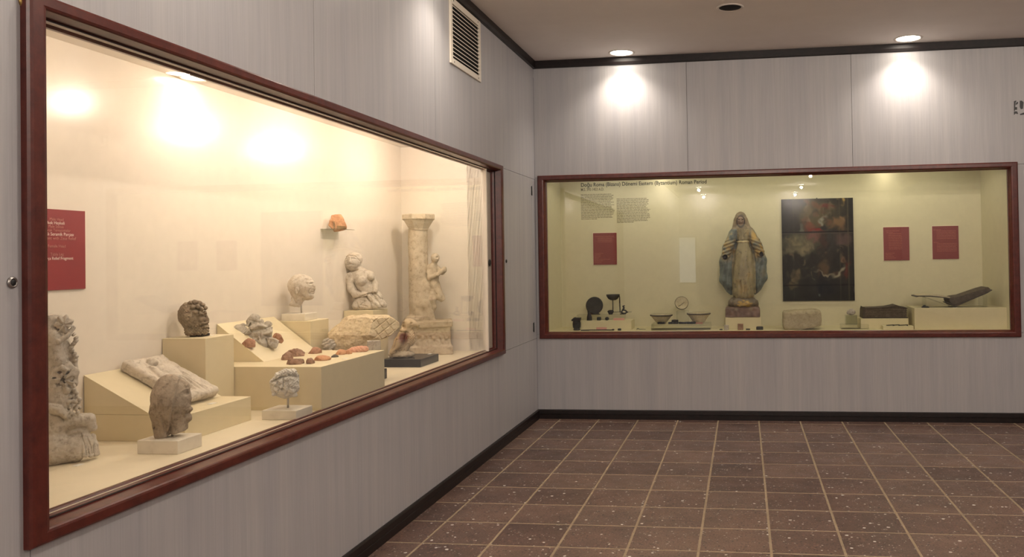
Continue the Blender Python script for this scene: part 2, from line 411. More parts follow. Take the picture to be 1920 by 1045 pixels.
def carve(name, site, f, bounds, mat, parent=None, h=1.0, paint=None, label=None, cat=None, group=None, floor=None):
    P, Q = nets(f, bounds, h)
    V = site.loc(P[:, 0], P[:, 1], P[:, 2])
    if floor is not None: V[:, 2] = np.maximum(V[:, 2], floor - site.O[2])
    me = np_mesh(name, V, Q)
    if paint is not None:
        colr = paint(P[:, 0], P[:, 1], P[:, 2]).astype(np.float32)
        at = me.attributes.new('paint', 'FLOAT_COLOR', 'POINT'); at.data.foreach_set('color', colr.ravel())
    o = link(name, me, mat, parent)
    if parent is None:
        o.location = site.O; o.rotation_euler = (0, 0, site.a)
    tag(o, label, cat, group); return o
def site_thing(name, site, label, cat, group=None): return thing(name, label, cat, tuple(site.O), group, site.a)

# ================================================================ THE ROOM
XR, YR, ZC = 7.2, -19.7, 3.67       # right wall, rear wall, ceiling
ZT = 3.593                          # underside of the ceiling trim
def struct(o): return tag(o, kind='structure')
# floor: bed of grout with single tiles laid on it where the picture shows them, plain terrazzo further back
fl = struct(box('floor', (0, YR, -0.06), (XR, 0, -0.0007), M['grout']))
TP, GX, GY, GR = 0.40, 0.2367, -0.159, 0.0065
def tile_me(wx, wy):
    return box_me('tile', (-wx / 2, -wy / 2, -0.004), (wx / 2, wy / 2, 0.0), 0.0015)
full_tile = tile_me(TP - 2 * GR, TP - 2 * GR); full_tile.materials.append(M['terrazzo'])
side_tile = tile_me(GX - GR - 0.004, TP - 2 * GR); side_tile.materials.append(M['terrazzo'])
back_tile = tile_me(TP - 2 * GR, -GY - GR - 0.004); back_tile.materials.append(M['terrazzo'])
corner_tile = tile_me(GX - GR - 0.004, -GY - GR - 0.004); corner_tile.materials.append(M['terrazzo'])
def lay(me, x, y):
    o = bpy.data.objects.new('tile', me); C.objects.link(o); o.parent = fl; o.location = (x - fl.location[0], y - fl.location[1], 0 - fl.location[2])
NROW, NCOL = 13, 14
for i in range(-1, NCOL):
    cx = GX / 2 if i < 0 else GX + TP * (i + 0.5)
    for j in range(-1, NROW):
        cy = GY / 2 if j < 0 else GY - TP * (j + 0.5)
        lay((corner_tile if i < 0 else back_tile) if j < 0 else (side_tile if i < 0 else full_tile), cx, cy)
yl = GY - TP * NROW
o = box('terrazzo_rest', (0.002, YR + 0.01, -0.004), (XR - 0.005, yl - GR, 0.0), M['terrazzo'], fl); o['kind'] = 'stuff'
o = box('terrazzo_rest', (GX + TP * NCOL + GR, yl + GR, -0.004), (XR - 0.005, -0.005, 0.0), M['terrazzo'], fl); o['kind'] = 'stuff'
struct(box('ceiling', (-0.9, YR - 0.1, ZC), (XR + 0.1, 0.75, ZC + 0.1), M['ceiling_plaster']))

# frames of the two showcases: mitred mouldings
def moulding(name, s0, s1, t0, t1, plane, wst, wrl, prof, mat, parent):
    """four mitred rails round an opening; prof = (inward 0..1, depth); plane 'back' (s = x) or 'left' (s = y)"""
    n = len(prof)
    def W(s_, t_, d): return (s_, -d, t_) if plane == 'back' else (d, s_, t_)
    org = np.array(parent.location)
    for q in range(4):
        V = []
        for end in (0, 1):
            for a, d in prof:
                aw, ah = a * wst, a * wrl
                L_, R_, B_, T_ = s0 + aw, s1 - aw, t0 + ah, t1 - ah
                s_, t_ = [((L_, B_), (R_, B_)), ((R_, B_), (R_, T_)), ((R_, T_), (L_, T_)), ((L_, T_), (L_, B_))][q][end]
                V.append(np.array(W(s_, t_, d)) - org)
        Fc = [(i, (i + 1) % n, n + (i + 1) % n, n + i) for i in range(n)] + [tuple(range(n))[::-1], tuple(range(n, 2 * n))]
        me = fix(mesh_of('rail', V, Fc)); link('rail', me, mat, parent)
PROF = [(0, -0.03), (0, 0.020), (0.05, 0.027), (0.14, 0.030), (0.50, 0.030), (0.60, 0.0275), (0.655, 0.022), (0.68, 0.010), (0.76, -0.026), (0.80, -0.026), (0.80, -0.034), (0.84, -0.034), (0.88, -0.050), (1.0, -0.060), (1.0, -0.075), (0.3, -0.075), (0.3, -0.03)]
# left showcase frame
LY0, LY1, LZ0, LZ1 = -6.235, -1.237, 0.806, 2.464
fl_ = thing('showcase_frame', 'long mahogany frame round the brightly lit showcase on the left wall', 'frame', (0.0, -3.74, LZ0))
moulding('f', LY0, LY1, LZ0, LZ1, 'left', 0.106, 0.068, PROF, M['mahogany'], fl_)
# far showcase frame
BX0, BX1, BZ0, BZ1 = 0.032, 4.722, 0.817, 2.488
PROFB = [(0, -0.02), (0, 0.020), (0.06, 0.027), (0.16, 0.030), (0.60, 0.030), (0.72, 0.026), (0.80, 0.016), (0.86, 0.0), (0.93, -0.012), (1.0, -0.016), (1.0, -0.05), (0.3, -0.05), (0.3, -0.02)]
fb_ = thing('showcase_frame', 'mahogany frame round the dim showcase on the far wall', 'frame', (2.38, 0.0, BZ0))
moulding('f', BX0, BX1, BZ0, BZ1, 'back', 0.085, 0.067, PROFB, M['mahogany'], fb_)
# rubber gasket in the left frame
for (a, b) in (((-0.0335, LY0 + 0.09, LZ0 + 0.0555), (-0.0265, LY1 - 0.09, LZ0 + 0.0565)), ((-0.0335, LY0 + 0.09, LZ1 - 0.0565), (-0.0265, LY1 - 0.09, LZ1 - 0.0555)), ((-0.0335, LY1 - 0.0868, LZ0 + 0.06), (-0.0265, LY1 - 0.0858, LZ1 - 0.06))):
    box('gasket', a, b, M['gasket'], fl_)
# glass panes
gl_l = box('glass_pane', (-0.062, LY0 + 0.08, LZ0 + 0.055), (-0.054, LY1 - 0.08, LZ1 - 0.055), M['pane_glass'], fl_)
gl_b = box('glass_pane', (BX0 + 0.065, 0.018, BZ0 + 0.06), (BX1 - 0.065, 0.026, BZ1 - 0.06), M['pane_glass'], fb_)

# walls: laminate panels with fine open joints over a dark backing
J = 0.0016
def wall(name, axis):
    o = bpy.data.objects.new(name, None); C.objects.link(o); struct(o); return o
wl = wall('wall_left', 0); wb = wall('wall_back', 1)
def pan_l(y0, y1, z0, z1): box('panel', (-0.018, y0 + J, z0 + J), (0.0, y1 - J, z1 - J), M['grey_laminate'], wl)
def pan_b(x0, x1, z0, z1): box('panel', (x0 + J, 0.0, z0 + J), (x1 - J, 0.018, z1 - J), M['grey_laminate'], wb)
JL = [0.0, -1.14, -2.82, -4.50, -6.21, -7.9, -9.6, -11.3, -13.0, -14.7, -16.4, -18.1, YR]
ZL0, ZL1 = 0.822, 2.452
for a, b in zip(JL[1:5], JL[0:4]): pan_l(a, b, ZL1, ZC)
pan_l(-6.21, 0.0, 0.0, ZL0)
pan_l(LY1 - 0.04, -0.145, ZL0, ZL1)           # leaf with hinges beside the frame
pan_l(-0.145, 0.0, ZL0, ZL1)
for a, b in zip(JL[5:], JL[4:]): pan_l(a, b, 0.0, ZC)
for z0, z1 in ((0.0, LZ0 + 0.03), (LZ1 - 0.03, ZC)): box('backing', (-0.030, -6.3, z0), (-0.019, 0.0, z1), M['void'], wl)
box('backing', (-0.030, LY1 - 0.03, LZ0 + 0.03), (-0.019, 0.0, LZ1 - 0.03), M['void'], wl)
box('backing', (-0.030, YR, 0), (-0.019, LY0 + 0.03, ZC), M['void'], wl)
JB = [0.0, 1.578, 3.193, 4.808, 6.42, XR]
for a, b in zip(JB[:-1], JB[1:]): pan_b(a, b, BZ1 - 0.02, ZC)
pan_b(0.0, XR, 0.0, BZ0 + 0.04)
pan_b(0.0, BX0 + 0.03, BZ0 + 0.04, BZ1 - 0.02); pan_b(BX1 - 0.03, XR, BZ0 + 0.04, BZ1 - 0.02)
for z0, z1 in ((0.0, BZ0 + 0.03), (BZ1 - 0.03, ZC)): box('backing', (0, 0.019, z0), (XR, 0.030, z1), M['void'], wb)
box('backing', (0, 0.019, BZ0), (BX0 + 0.02, 0.030, BZ1), M['void'], wb); box('backing', (BX1 - 0.02, 0.019, BZ0), (XR, 0.030, BZ1), M['void'], wb)
struct(box('wall_right', (XR, YR, 0), (XR + 0.1, 0.03, ZC), M['grey_laminate']))
wr = struct(box('wall_rear', (-0.03, YR - 0.1, 0), (XR, YR, ZC), M['grey_laminate']))
# two tall windows far behind the visitor (seen only as reflections in the glass)
def rear_x(u):                       # where a ray reflected by the far glass meets the rear wall
    d = ray(u, 480); tq = (0.022 - CAM[1]) / d[1] + (0.022 - YR) / d[1]; return CAM[0] + d[0] * tq
def rear_z(u, v):
    d = ray(u, v); tq = (0.022 - CAM[1]) / d[1] + (0.022 - YR) / d[1]; return CAM[2] + d[2] * tq
for k, (ua, ub) in enumerate(((1238, 1255), (1274, 1304))):
    x0, x1 = rear_x(ua), rear_x(ub); z0, z1 = rear_z(1270, 530), rear_z(1270, 446)
    wn = struct(box('window_%d' % (k + 1), (x0, YR + 0.001, z0), (x1, YR + 0.02, z1), M['window_glow']))
    for a, b in (((x0 - 0.04, YR, z0 - 0.04), (x0, YR + 0.04, z1 + 0.04)), ((x1, YR, z0 - 0.04), (x1 + 0.04, YR + 0.04, z1 + 0.04)), ((x0, YR, z1), (x1, YR + 0.04, z1 + 0.04)), ((x0, YR, z0 - 0.04), (x1, YR + 0.04, z0))):
        box('window_frame', a, b, M['dark_wood'], wn)

# skirting and ceiling trim
def skirting(name, prof, plane, a, b):
    if plane == 'back': me = prism_me(name, [(-d, z) for d, z in prof], 0, a, b)
    else: me = prism_me(name, [(d, z) for d, z in prof], 1, a, b)
    return struct(link(name, me, M['dark_wood']))
SK = [(0, 0.0), (0.020, 0.0), (0.020, 0.046), (0.0165, 0.048), (0.0165, 0.052), (0.020, 0.054), (0.018, 0.086), (0.012, 0.094), (0, 0.094)]
skirting('baseboard_back', SK, 'back', 0, XR); skirting('baseboard_left', SK, 'left', YR, 0)
TR = [(0, ZT), (0.024, ZT + 0.006), (0.030, ZT + 0.03), (0.030, ZC), (0, ZC)]
skirting('trim_1', TR, 'back', 0, XR); skirting('trim_2', TR, 'left', YR, 0)

# showcase interiors
XW, YE, ZF, ZCC = -0.785, -1.56, 0.868, 2.612      # left case: back, far end, floor, ceiling
lc = thing('display_case', 'bright cream lining of the long showcase in the left wall', 'display case', (-0.4, -4.0, ZF))
box('case_back', (XW - 0.02, -6.40, ZF - 0.02), (XW, YE + 0.02, ZCC + 0.02), M['case_wall'], lc)
box('case_end', (XW, YE, ZF - 0.02), (-0.032, YE + 0.02, ZCC + 0.02), M['case_wall'], lc)
box('case_end', (XW, -6.42, ZF - 0.02), (-0.032, -6.40, ZCC + 0.02), M['case_wall'], lc)
box('case_floor', (XW, -6.40, ZF - 0.02), (-0.050, YE, ZF), M['case_floor'], lc)
box('case_ceiling', (XW, -6.40, ZCC), (-0.032, YE, ZCC + 0.02), M['case_wall'], lc)
box('case_corner', (-0.20, YE, ZF - 0.02), (-0.063, -1.30, ZCC + 0.02), M['case_wall'], lc)
box('case_lip', (-0.052, -6.40, LZ1 - 0.06), (-0.032, YE, ZCC), M['case_wall'], lc)
BYW, BXL, BXR, BZF, BZC = 0.60, 0.134, 4.545, 0.886, 2.56
bc = thing('display_case', 'dim cream lining of the showcase in the far wall, tinted olive for its light', 'display case', (2.3, 0.3, BZF))
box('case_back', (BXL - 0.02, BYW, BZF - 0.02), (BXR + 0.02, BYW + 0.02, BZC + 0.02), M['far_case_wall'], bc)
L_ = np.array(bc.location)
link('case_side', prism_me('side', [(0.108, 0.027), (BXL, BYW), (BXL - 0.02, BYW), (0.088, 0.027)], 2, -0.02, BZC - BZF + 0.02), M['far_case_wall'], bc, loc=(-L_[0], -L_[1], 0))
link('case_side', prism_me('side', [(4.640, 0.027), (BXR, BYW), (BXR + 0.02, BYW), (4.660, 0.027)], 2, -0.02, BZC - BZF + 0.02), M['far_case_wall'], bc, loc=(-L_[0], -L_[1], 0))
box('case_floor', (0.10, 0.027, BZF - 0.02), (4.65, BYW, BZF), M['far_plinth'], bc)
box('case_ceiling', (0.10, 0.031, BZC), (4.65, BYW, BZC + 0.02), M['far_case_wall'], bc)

# ---------------------------------------------------------------- lamps
def downlight(name, label, x, y, z, r, watts, cone=120, blend=0.6, lit=True, group=None, colr=WARM, size=0.05, aim=None):
    t_ = thing(name, label, 'lamp', (x, y, z), group)
    link('ring', lathe_me('ring', [(r * 0.86, 0.0), (r * 0.90, -0.006), (r * 0.98, -0.007), (r * 1.06, -0.003), (r * 1.07, 0.0)], 40, True, close=False), M['lamp_ring'], t_)
    if lit:
        link('bulb', lathe_me('bulb', [(0.001, -0.0035), (r * 0.6, -0.003), (r * 0.86, -0.001), (r * 0.86, 0.0)], 40, True), M['lamp_glow'], t_)
        ld = bpy.data.lights.new(name + '_light', 'SPOT' if cone < 170 else 'POINT'); ld.energy = watts; ld.color = colr; ld.shadow_soft_size = size
        if cone < 170: ld.spot_size = math.radians(cone); ld.spot_blend = blend
        lo = bpy.data.objects.new('lamp_light', ld); C.objects.link(lo); lo.parent = t_; lo.location = (0, 0, -0.02 if cone < 170 else -0.09)
        if aim: lo.rotation_euler = aim
    else:
        link('dark_recess', lathe_me('dark_recess', [(0.001, -0.0035), (r * 0.6, -0.003), (r * 0.86, -0.001), (r * 0.86, 0.0)], 40, True), M['void'], t_)  # flat black disc stands in for the shaded recess
    return t_
p = hit(1166, 100, 2, ZC); downlight('ceiling_downlight', 'lit ceiling downlight near the corner, over the showcase title', p[0], -0.20, ZC, 0.125, ROOM_WASH_W, 125, 0.9)
p2 = hit(1702, 73, 2, ZC); downlight('ceiling_downlight', 'lit ceiling downlight over the two red panels', p2[0], -0.22, ZC, 0.125, ROOM_WASH_W, 125, 0.9)
p3 = hit(1369, 14, 2, ZC); downlight('ceiling_downlight', 'dark unlit recessed downlight in the ceiling', p3[0], p3[1], ZC, 0.105, 0, lit=False)
for k, (x, y) in enumerate(((0.34, -2.95), (0.34, -5.7), (0.34, -8.4))):
    downlight('ceiling_downlight', 'ceiling downlight washing the left wall, out of view above', x, y, ZC, 0.12, ROOM_WASH_W * 0.7, 125, 0.9, group='wall washers above the left wall')
for k, (x, y) in enumerate(((2.4, -4.6), (5.2, -3.6), (2.4, -9.5), (5.2, -8.0), (0.85, -16.4), (3.82, -16.4), (0.85, -19.4), (3.82, -19.4), (3.8, -12.8))):  # far rows show mirrored in the glass; nearer ones unseen, added for ambient light
    downlight('ceiling_downlight', 'ceiling downlight of the hall, out of view, for ambient light', x, y, ZC, 0.12, ROOM_DOWN_W, 180, 0.8, group='hall downlights', size=0.035)
# left showcase
for k, (x, y, wf, cn) in enumerate(((-0.70, -4.42, 0.12, 150), (-0.11, -2.33, 1.0, 180), (-0.11, -3.38, 1.0, 180), (-0.11, -4.37, 0.7, 180), (-0.11, -5.6, 0.4, 180))):
    lb = 'round downlight showing in the left showcase ceiling' if k == 0 else 'hidden lamp in the left showcase ceiling behind the top rail'
    downlight('case_downlight', lb, x, y, ZCC, 0.072 if k == 0 else 0.05, CASE_LEFT_W * wf, cn, 0.85, group=None if k == 0 else 'hidden showcase lamps', size=0.03, colr=CASE_WARM)
for k, u in enumerate((1240, 1660)):
    x = hit(u, 330, 1, 0.5)[0]
    downlight('case_downlight', 'hidden downlight in the far showcase ceiling', x, 0.46, BZC, 0.06, CASE_BACK_W, 120, 1.0, group='far showcase downlights', colr=(1.0, 0.9, 0.68), size=0.05)
# added fill tube, unseen behind the top rail, evens the far showcase light
tb_ = thing('fill_tube', 'long unseen fill tube added behind the top rail of the far showcase', 'lamp', (2.34, 0.10, BZC))
box('batten', (0.3, 0.07, BZC - 0.03), (4.38, 0.13, BZC), M['lamp_ring'], tb_, 0.004)
ld = bpy.data.lights.new('tube_light', 'AREA'); ld.shape = 'RECTANGLE'; ld.size = 4.0; ld.size_y = 0.04; ld.energy = FILL_TUBE_W; ld.color = (1.0, 0.95, 0.72)
lo = bpy.data.objects.new('tube_light', ld); C.objects.link(lo); lo.parent = tb_; lo.location = (0, 0.01, -0.04); lo.rotation_euler = (math.radians(22), 0, 0)

# ---------------------------------------------------------------- fittings on the walls
y0, y1, z0, z1 = -2.52, -1.80, 3.088, 3.585
vt = thing('air_vent', 'cream metal louvred air vent high on the left wall', 'vent', (0.0, (y0 + y1) / 2, z0))
fw = 0.045
for a, b in (((0.0, y0, z0), (0.014, y0 + fw, z1)), ((0.0, y1 - fw, z0), (0.014, y1, z1)), ((0.0, y0 + fw, z0), (0.014, y1 - fw, z0 + fw)), ((0.0, y0 + fw, z1 - fw), (0.014, y1 - fw, z1))): box('vent_frame', a, b, M['vent_paint'], vt, 0.002)
box('backing', (0.0005, y0 + fw, z0 + fw), (0.0015, y1 - fw, z1 - fw), M['void'], vt)
for k in range(13):
    zz = z0 + fw + (k + 0.6) * (z1 - z0 - 2 * fw) / 13.2
    me = prism_me('slat', [(0.002, zz - z0 + 0.010), (0.004, zz - z0 + 0.011), (0.016, zz - z0 + 0.002), (0.0155, zz - z0 - 0.0045)], 1, y0 + fw - vt.location[1], y1 - fw - vt.location[1])
    link('slat', me, M['vent_paint'], vt)
for yy, zz in ((y0 + 0.07, z0 + 0.02), (y1 - 0.07, z0 + 0.02), (y0 + 0.07, z1 - 0.02), (y1 - 0.07, z1 - 0.02)):
    o = link('screw', lathe_me('screw', [(0.006, 0), (0.006, 0.002), (0.003, 0.003)], 10), M['black_plastic'], vt, loc=(0.013, yy - vt.location[1], zz - z0), rot=(0, math.pi / 2, 0))
def disc_on_left(name, label, cat, u, v, x, r, mat, parts=None):
    p = hit(u, v, 0, x); t_ = thing(name, label, cat, tuple(p))
    link('collar', lathe_me('collar', [(r, 0), (r, 0.004), (r * 0.8, 0.007), (r * 0.62, 0.007), (r * 0.62, 0.003)], 24), mat, t_, rot=(0, math.pi / 2, 0))
    link('barrel', lathe_me('barrel', [(r * 0.55, 0.001), (r * 0.55, 0.006), (r * 0.5, 0.0065)], 24), M['black_plastic'], t_, rot=(0, math.pi / 2, 0)); return t_
disc_on_left('panel_lock', 'round chrome cylinder lock on the grey panel left of the frame', 'lock', 22, 530, 0.0, 0.017, M['lock_metal'])
t_ = disc_on_left('glass_lock', 'round black lock button on the glass by the right frame', 'lock', 918, 493, -0.054, 0.030, M['black_plastic'])
disc_on_left('key_lock', 'tiny dark key lock on the frame edge facing the corner', 'lock', 949, 490, 0.0, 0.016, M['black_plastic'])
for v_, lb in ((358, 'upper black hinge of the left showcase door leaf'), (615, 'lower black hinge of the left showcase door leaf')):
    p = hit(997, v_, 0, 0.0); h_ = thing('door_hinge', lb, 'hinge', (0, -0.147, p[2] - 0.045), 'door leaf hinges')
    box('knuckle', (0.0, -0.158, p[2] - 0.045), (0.008, -0.138, p[2] + 0.045), M['black_plastic'], h_, 0.002)
    link('pin', lathe_me('pin', [(0.003, 0), (0.003, 0.1)], 8), M['black_plastic'], h_, loc=(0.008, 0, -0.005))
p = hit(50, 4, 0, 0.0); bh = thing('brass_catch', 'small rounded brass catch at the top left frame corner', 'catch', (0.0, p[1], p[2]))
link('plate', lathe_me('plate', [(0.03, 0), (0.03, 0.004), (0.026, 0.007), (0.012, 0.008)], 20), M['brass'], bh, rot=(0, math.pi / 2, 0))
# black broken mark at the right edge of the far wall
mk = thing('black_mark', 'broken black mark stuck on the far wall at the right edge', 'mark', tuple(hit(1912, 215, 1, 0.0)))
def flat_b(name, pts, mat, parent, y=0.0, th=0.002):
    """small flat piece on a back plane from outline points measured in the picture"""
    P_ = [hit(u, v, 1, y) for u, v in pts]; L = np.array(parent.location)
    if parent.parent is not None: L = L + np.array(parent.parent.location)
    V = [p_ - L for p_ in P_] + [p_ - L + np.array([0, -th, 0]) for p_ in P_]; n = len(pts)
    Fc = [tuple(range(n)), tuple(range(2 * n - 1, n - 1, -1))] + [(i, (i + 1) % n, n + (i + 1) % n, n + i) for i in range(n)]
    return link(name, fix(mesh_of(name, V, Fc)), mat, parent)
for pts in ([(1901, 190), (1904, 189), (1906, 189), (1904, 193), (1903, 208), (1901, 208)], [(1904, 195), (1907, 191), (1909, 192), (1908, 195), (1905, 197)], [(1903, 201), (1907, 201), (1907, 206), (1903, 206)], [(1901, 209), (1907, 209), (1909, 214), (1904, 213), (1901, 216)], [(1912, 189), (1916, 189), (1919, 192), (1918, 204), (1914, 205), (1912, 201)], [(1912, 214), (1920, 211), (1921, 215), (1913, 216)]):
    flat_b('stroke', pts, M['black_plastic'], mk, 0.0)

# ================================================================ LEFT SHOWCASE
# ---- plinths
pA = box('display_plinth', (XW + 0.004, -5.088, ZF), (-0.300, -4.592, 0.984), M['plinth_cream'], bev=0.0015); tag(pA, 'low wide cream plinth under the sloped block with the relief slab', 'plinth')
me = prism_me('w', [(0, 0), (0.322, 0), (0.0, 0.171)], 1, 0, 0.496)
wA = link('sloped_plinth', me, M['plinth_cream'], loc=(XW + 0.004, -5.088, 0.985)); tag(wA, 'cream wedge carrying the long relief slab', 'plinth')
pB = box('display_plinth', (XW + 0.004, -4.580, ZF), (-0.547, -4.344, 1.268), M['plinth_cream'], bev=0.0015); tag(pB, 'tall square cream plinth under the bearded stone head', 'plinth')
pC = box('display_plinth', (XW + 0.004, -4.338, ZF), (-0.066, -3.562, 1.096), M['plinth_cream'], bev=0.0015); tag(pC, 'largest cream plinth, carrying the clay fragments', 'plinth')
me = prism_me('w', [(0, 0), (0.277, 0), (0.0, 0.209)], 1, 0, 0.57)
wC = link('sloped_plinth', me, M['plinth_cream'], loc=(XW + 0.004, -4.137, 1.0965)); tag(wC, 'cream wedge carrying the grey clay mask', 'plinth')
pD = box('display_plinth', (XW + 0.004, -3.556, ZF), (-0.545, -3.325, 1.275), M['plinth_cream'], bev=0.0015); tag(pD, 'square cream plinth under the bald marble head', 'plinth')
pE = box('display_plinth', (XW + 0.004, -2.646, ZF), (-0.552, -2.396, 1.281), M['plinth_cream'], bev=0.0015); tag(pE, 'square cream plinth under the kneeling woman statuette', 'plinth')
pS = box('display_plinth', (-0.52, -3.50, ZF), (-0.24, -3.30, 1.070), M['plinth_cream'], bev=0.0015); tag(pS, 'cream plinth behind the fragments, under the scored stone block', 'plinth')
pK = box('granite_block', (-0.497, -2.632, ZF), (-0.205, -2.270, 0.926), M['granite_black'], bev=0.002); tag(pK, 'polished black granite slab under the stone bird', 'plinth')
pk2 = box('granite_block', (-0.34, -3.285, ZF), (-0.222, -3.172, 0.934), M['granite_black'], bev=0.002); tag(pk2, 'small black granite block beside the largest cream plinth', 'plinth')

# ---- veiled head on marble base
bx = thing('veiled_head', 'weathered veiled stone head turned right on a pale marble base', 'sculpture', (-0.262, -5.234, ZF))
box('marble_base', (-0.353, -5.312, ZF), (-0.172, -5.157, 0.923), M['marble_base'], bx, 0.002)
S = Site((-0.262, -5.234, 0.923))
def veiled(g):
    d = g.e(319, 754, -2, 37, 52, 36)
    d = su(d, g.c((309, 775, -2), 28, (303, 814, -2), 14), 8)
    d = su(d, g.c((336, 772, 0), 20, (333, 808, 0), 19), 5)
    f = g.e(338, 751, 0, 21, 39, 26); f = su(f, g.e(348, 727, 0, 9, 9, 15), 4); f = su(f, g.e(353, 747, 0, 6, 12, 6), 4)
    f = su(f, g.e(343, 762, 12, 12, 12, 10), 5); f = su(f, g.e(357, 771, 0, 4.6, 4, 8), 2.0); f = su(f, g.e(351, 787, 0, 10, 9, 12), 3)
    d = su(d, f, 2)
    # edge of the veil: the face lies a little behind it
    xc = np.interp(g.v.ravel(), [704, 715, 738, 760, 782, 806, 822], [340, 335, 330, 324, 319, 316, 314]).reshape(g.v.shape)
    sd = g.u - xc; fr = np.clip((g.y - 2) / 6, 0, 1)
    d = d + 2.6 * np.clip(sd / 3.0, 0, 1) * fr - 1.4 * np.exp(-((sd + 3.0) / 3.0) ** 2) * fr + 1.8 * np.exp(-((sd - 1.0) / 1.6) ** 2) * fr
    d = g.dent(d, 350, 739, 4.5, 3.2, 4.5); d = g.dent(d, 356, 757, 2.5, 5, 4); d = g.gr(d, [(349, 778), (364, 777)], 1.2, 3.0); d = g.gr(d, [(350, 767), (360, 766)], 1.0, 1.4); d = g.gr(d, [(339, 733), (347, 730), (356, 731)], 1.6, -1.5); d = g.gr(d, [(341, 776), (346, 785)], 1.6, 1.3)
    d = g.gr(d, [(321, 772), (322, 792), (315, 810)], 1.6, 2.0); d = g.gr(d, [(304, 775), (309, 797), (313, 812)], 2.0, 2.6); d = g.gr(d, [(295, 784), (301, 814)], 1.8, 1.4)
    d = g.dent(d, 340, 706, 5, 3.6, 6); d = g.dent(d, 349, 710, 2.5, 4, 5); d = g.dent(d, 291, 799, 2, 3.5, 6); d = g.dent(d, 316, 712, 5, 3, 1.8)
    d = np.maximum(d, g.below(297, 823, 356, 805))
    return d + g.n(18, 1.2, 1) + g.n(4, 0.6, 2, 2)
bx_loc = np.array(bx.location)
def under(o, parent):                       # hang a carved mesh under a thing and keep its place
    L = np.array(parent.location); rz = parent.rotation_euler[2]
    return o
def put(o, S, parent):
    """place a mesh made in the site's frame under an unrotated thing"""
    o.parent = parent; o.location = tuple(S.O - np.array(parent.location)); o.rotation_euler = (0, 0, S.a); return o
put(carve('head', S, veiled, ((276, 366), (698, 826), (-40, 42)), M['stone_brown'], h=1.0), S, bx)
def rod(S, parent, u, v0, v1, r=0.004, mat='steel'):
    p0, p1 = S.world(u, v0), S.world(u, v1); L = np.array(parent.location)
    link('mount_rod', tube_me('mount_rod', [p0 - L, p1 - L], r, 10), M[mat], parent)
rod(S, bx, 323, S.v0, 806, 0.004)

# ---- bearded head
bz = thing('bearded_head', 'dark weathered bearded head with curly hair on tall cream plinth', 'sculpture', (-0.665, -4.462, 1.268))
S = Site((-0.665, -4.462, 1.268))
def zeus(g):
    d = g.e(359, 592, 0, 24, 25, 22); d = su(d, g.e(351, 588, 0, 15.5, 20, 18), 6)
    d = su(d, g.b(367, 610, 0, 20, 19, 16, 7), 7); d = su(d, g.e(381, 615, 2, 11.5, 13, 14), 5)
    d = su(d, g.e(377, 600, 6, 9, 9, 9), 3)
    hair = ((350, 571, 6, 6), (358, 568, 8, 6), (366, 566.5, 8, 6.5), (374, 568, 8, 6), (381, 572, 8, 5.5), (386, 578, 6, 5), (362, 575, 17, 5.5), (371, 575, 16, 5.5), (379, 580, 14, 4.5), (367, 584, 20, 5), (375, 586, 17, 3.2), (385, 585, 8, 3))
    for (u, v, y, r) in hair: d = su(d, g.e(u, v, y, r, r * 0.8, r), 1.2)
    d = g.gr(d, [(370, 591), (378, 588), (388, 588)], 1.7, -2.2); d = g.dent(d, 379, 594, 4.5, 2, 4.5); d = g.dent(d, 387, 594, 2.5, 1.6, 3.5); d = g.dent(d, 379, 594.6, 2, 1, -1.5)
    d = su(d, g.c((385.5, 589, 6), 2, (389.5, 602, 8), 3.2), 1.6); d = g.dent(d, 384, 603.5, 1.6, 1.2, 3)
    d = g.gr(d, [(375, 608), (381, 605.5), (391, 605)], 1.7, -2.4); d = g.gr(d, [(378, 611), (384, 609.6), (393, 609)], 1.0, 3.4); d = g.dent(d, 388, 613, 4, 1.5, -1.8); d = g.gr(d, [(380, 617), (390, 616)], 1.2, 1.6)
    d = g.dent(d, 372, 599, 3, 6, 1.2)
    curl = np.sin(g.u * 1.15 + g.n(6, 2.6, 4, 1)) * np.sin(g.v * 1.05 + g.n(6, 2.4, 5, 1))
    msk = np.clip((g.v - 605) / 6, 0, 1) * np.clip((g.u - 348) / 8, 0.3, 1) + np.clip((366 - g.u) / 8, 0, 1) * 0.35
    d = d - 1.7 * curl * np.clip(msk, 0, 1)
    d = np.maximum(d, g.v - 629.0)
    return d + g.n(9, 1.0, 6) + g.n(3, 0.6, 7, 1)
put(carve('head', S, zeus, ((331, 397), (560, 632), (-28, 30)), M['stone_dark'], h=0.8), S, bz)
L_ = S.world(346, 631, 6); box('mount_block', (-0.695, -4.49, 1.268), (-0.625, -4.43, 1.282), M['black_plastic'], bz)

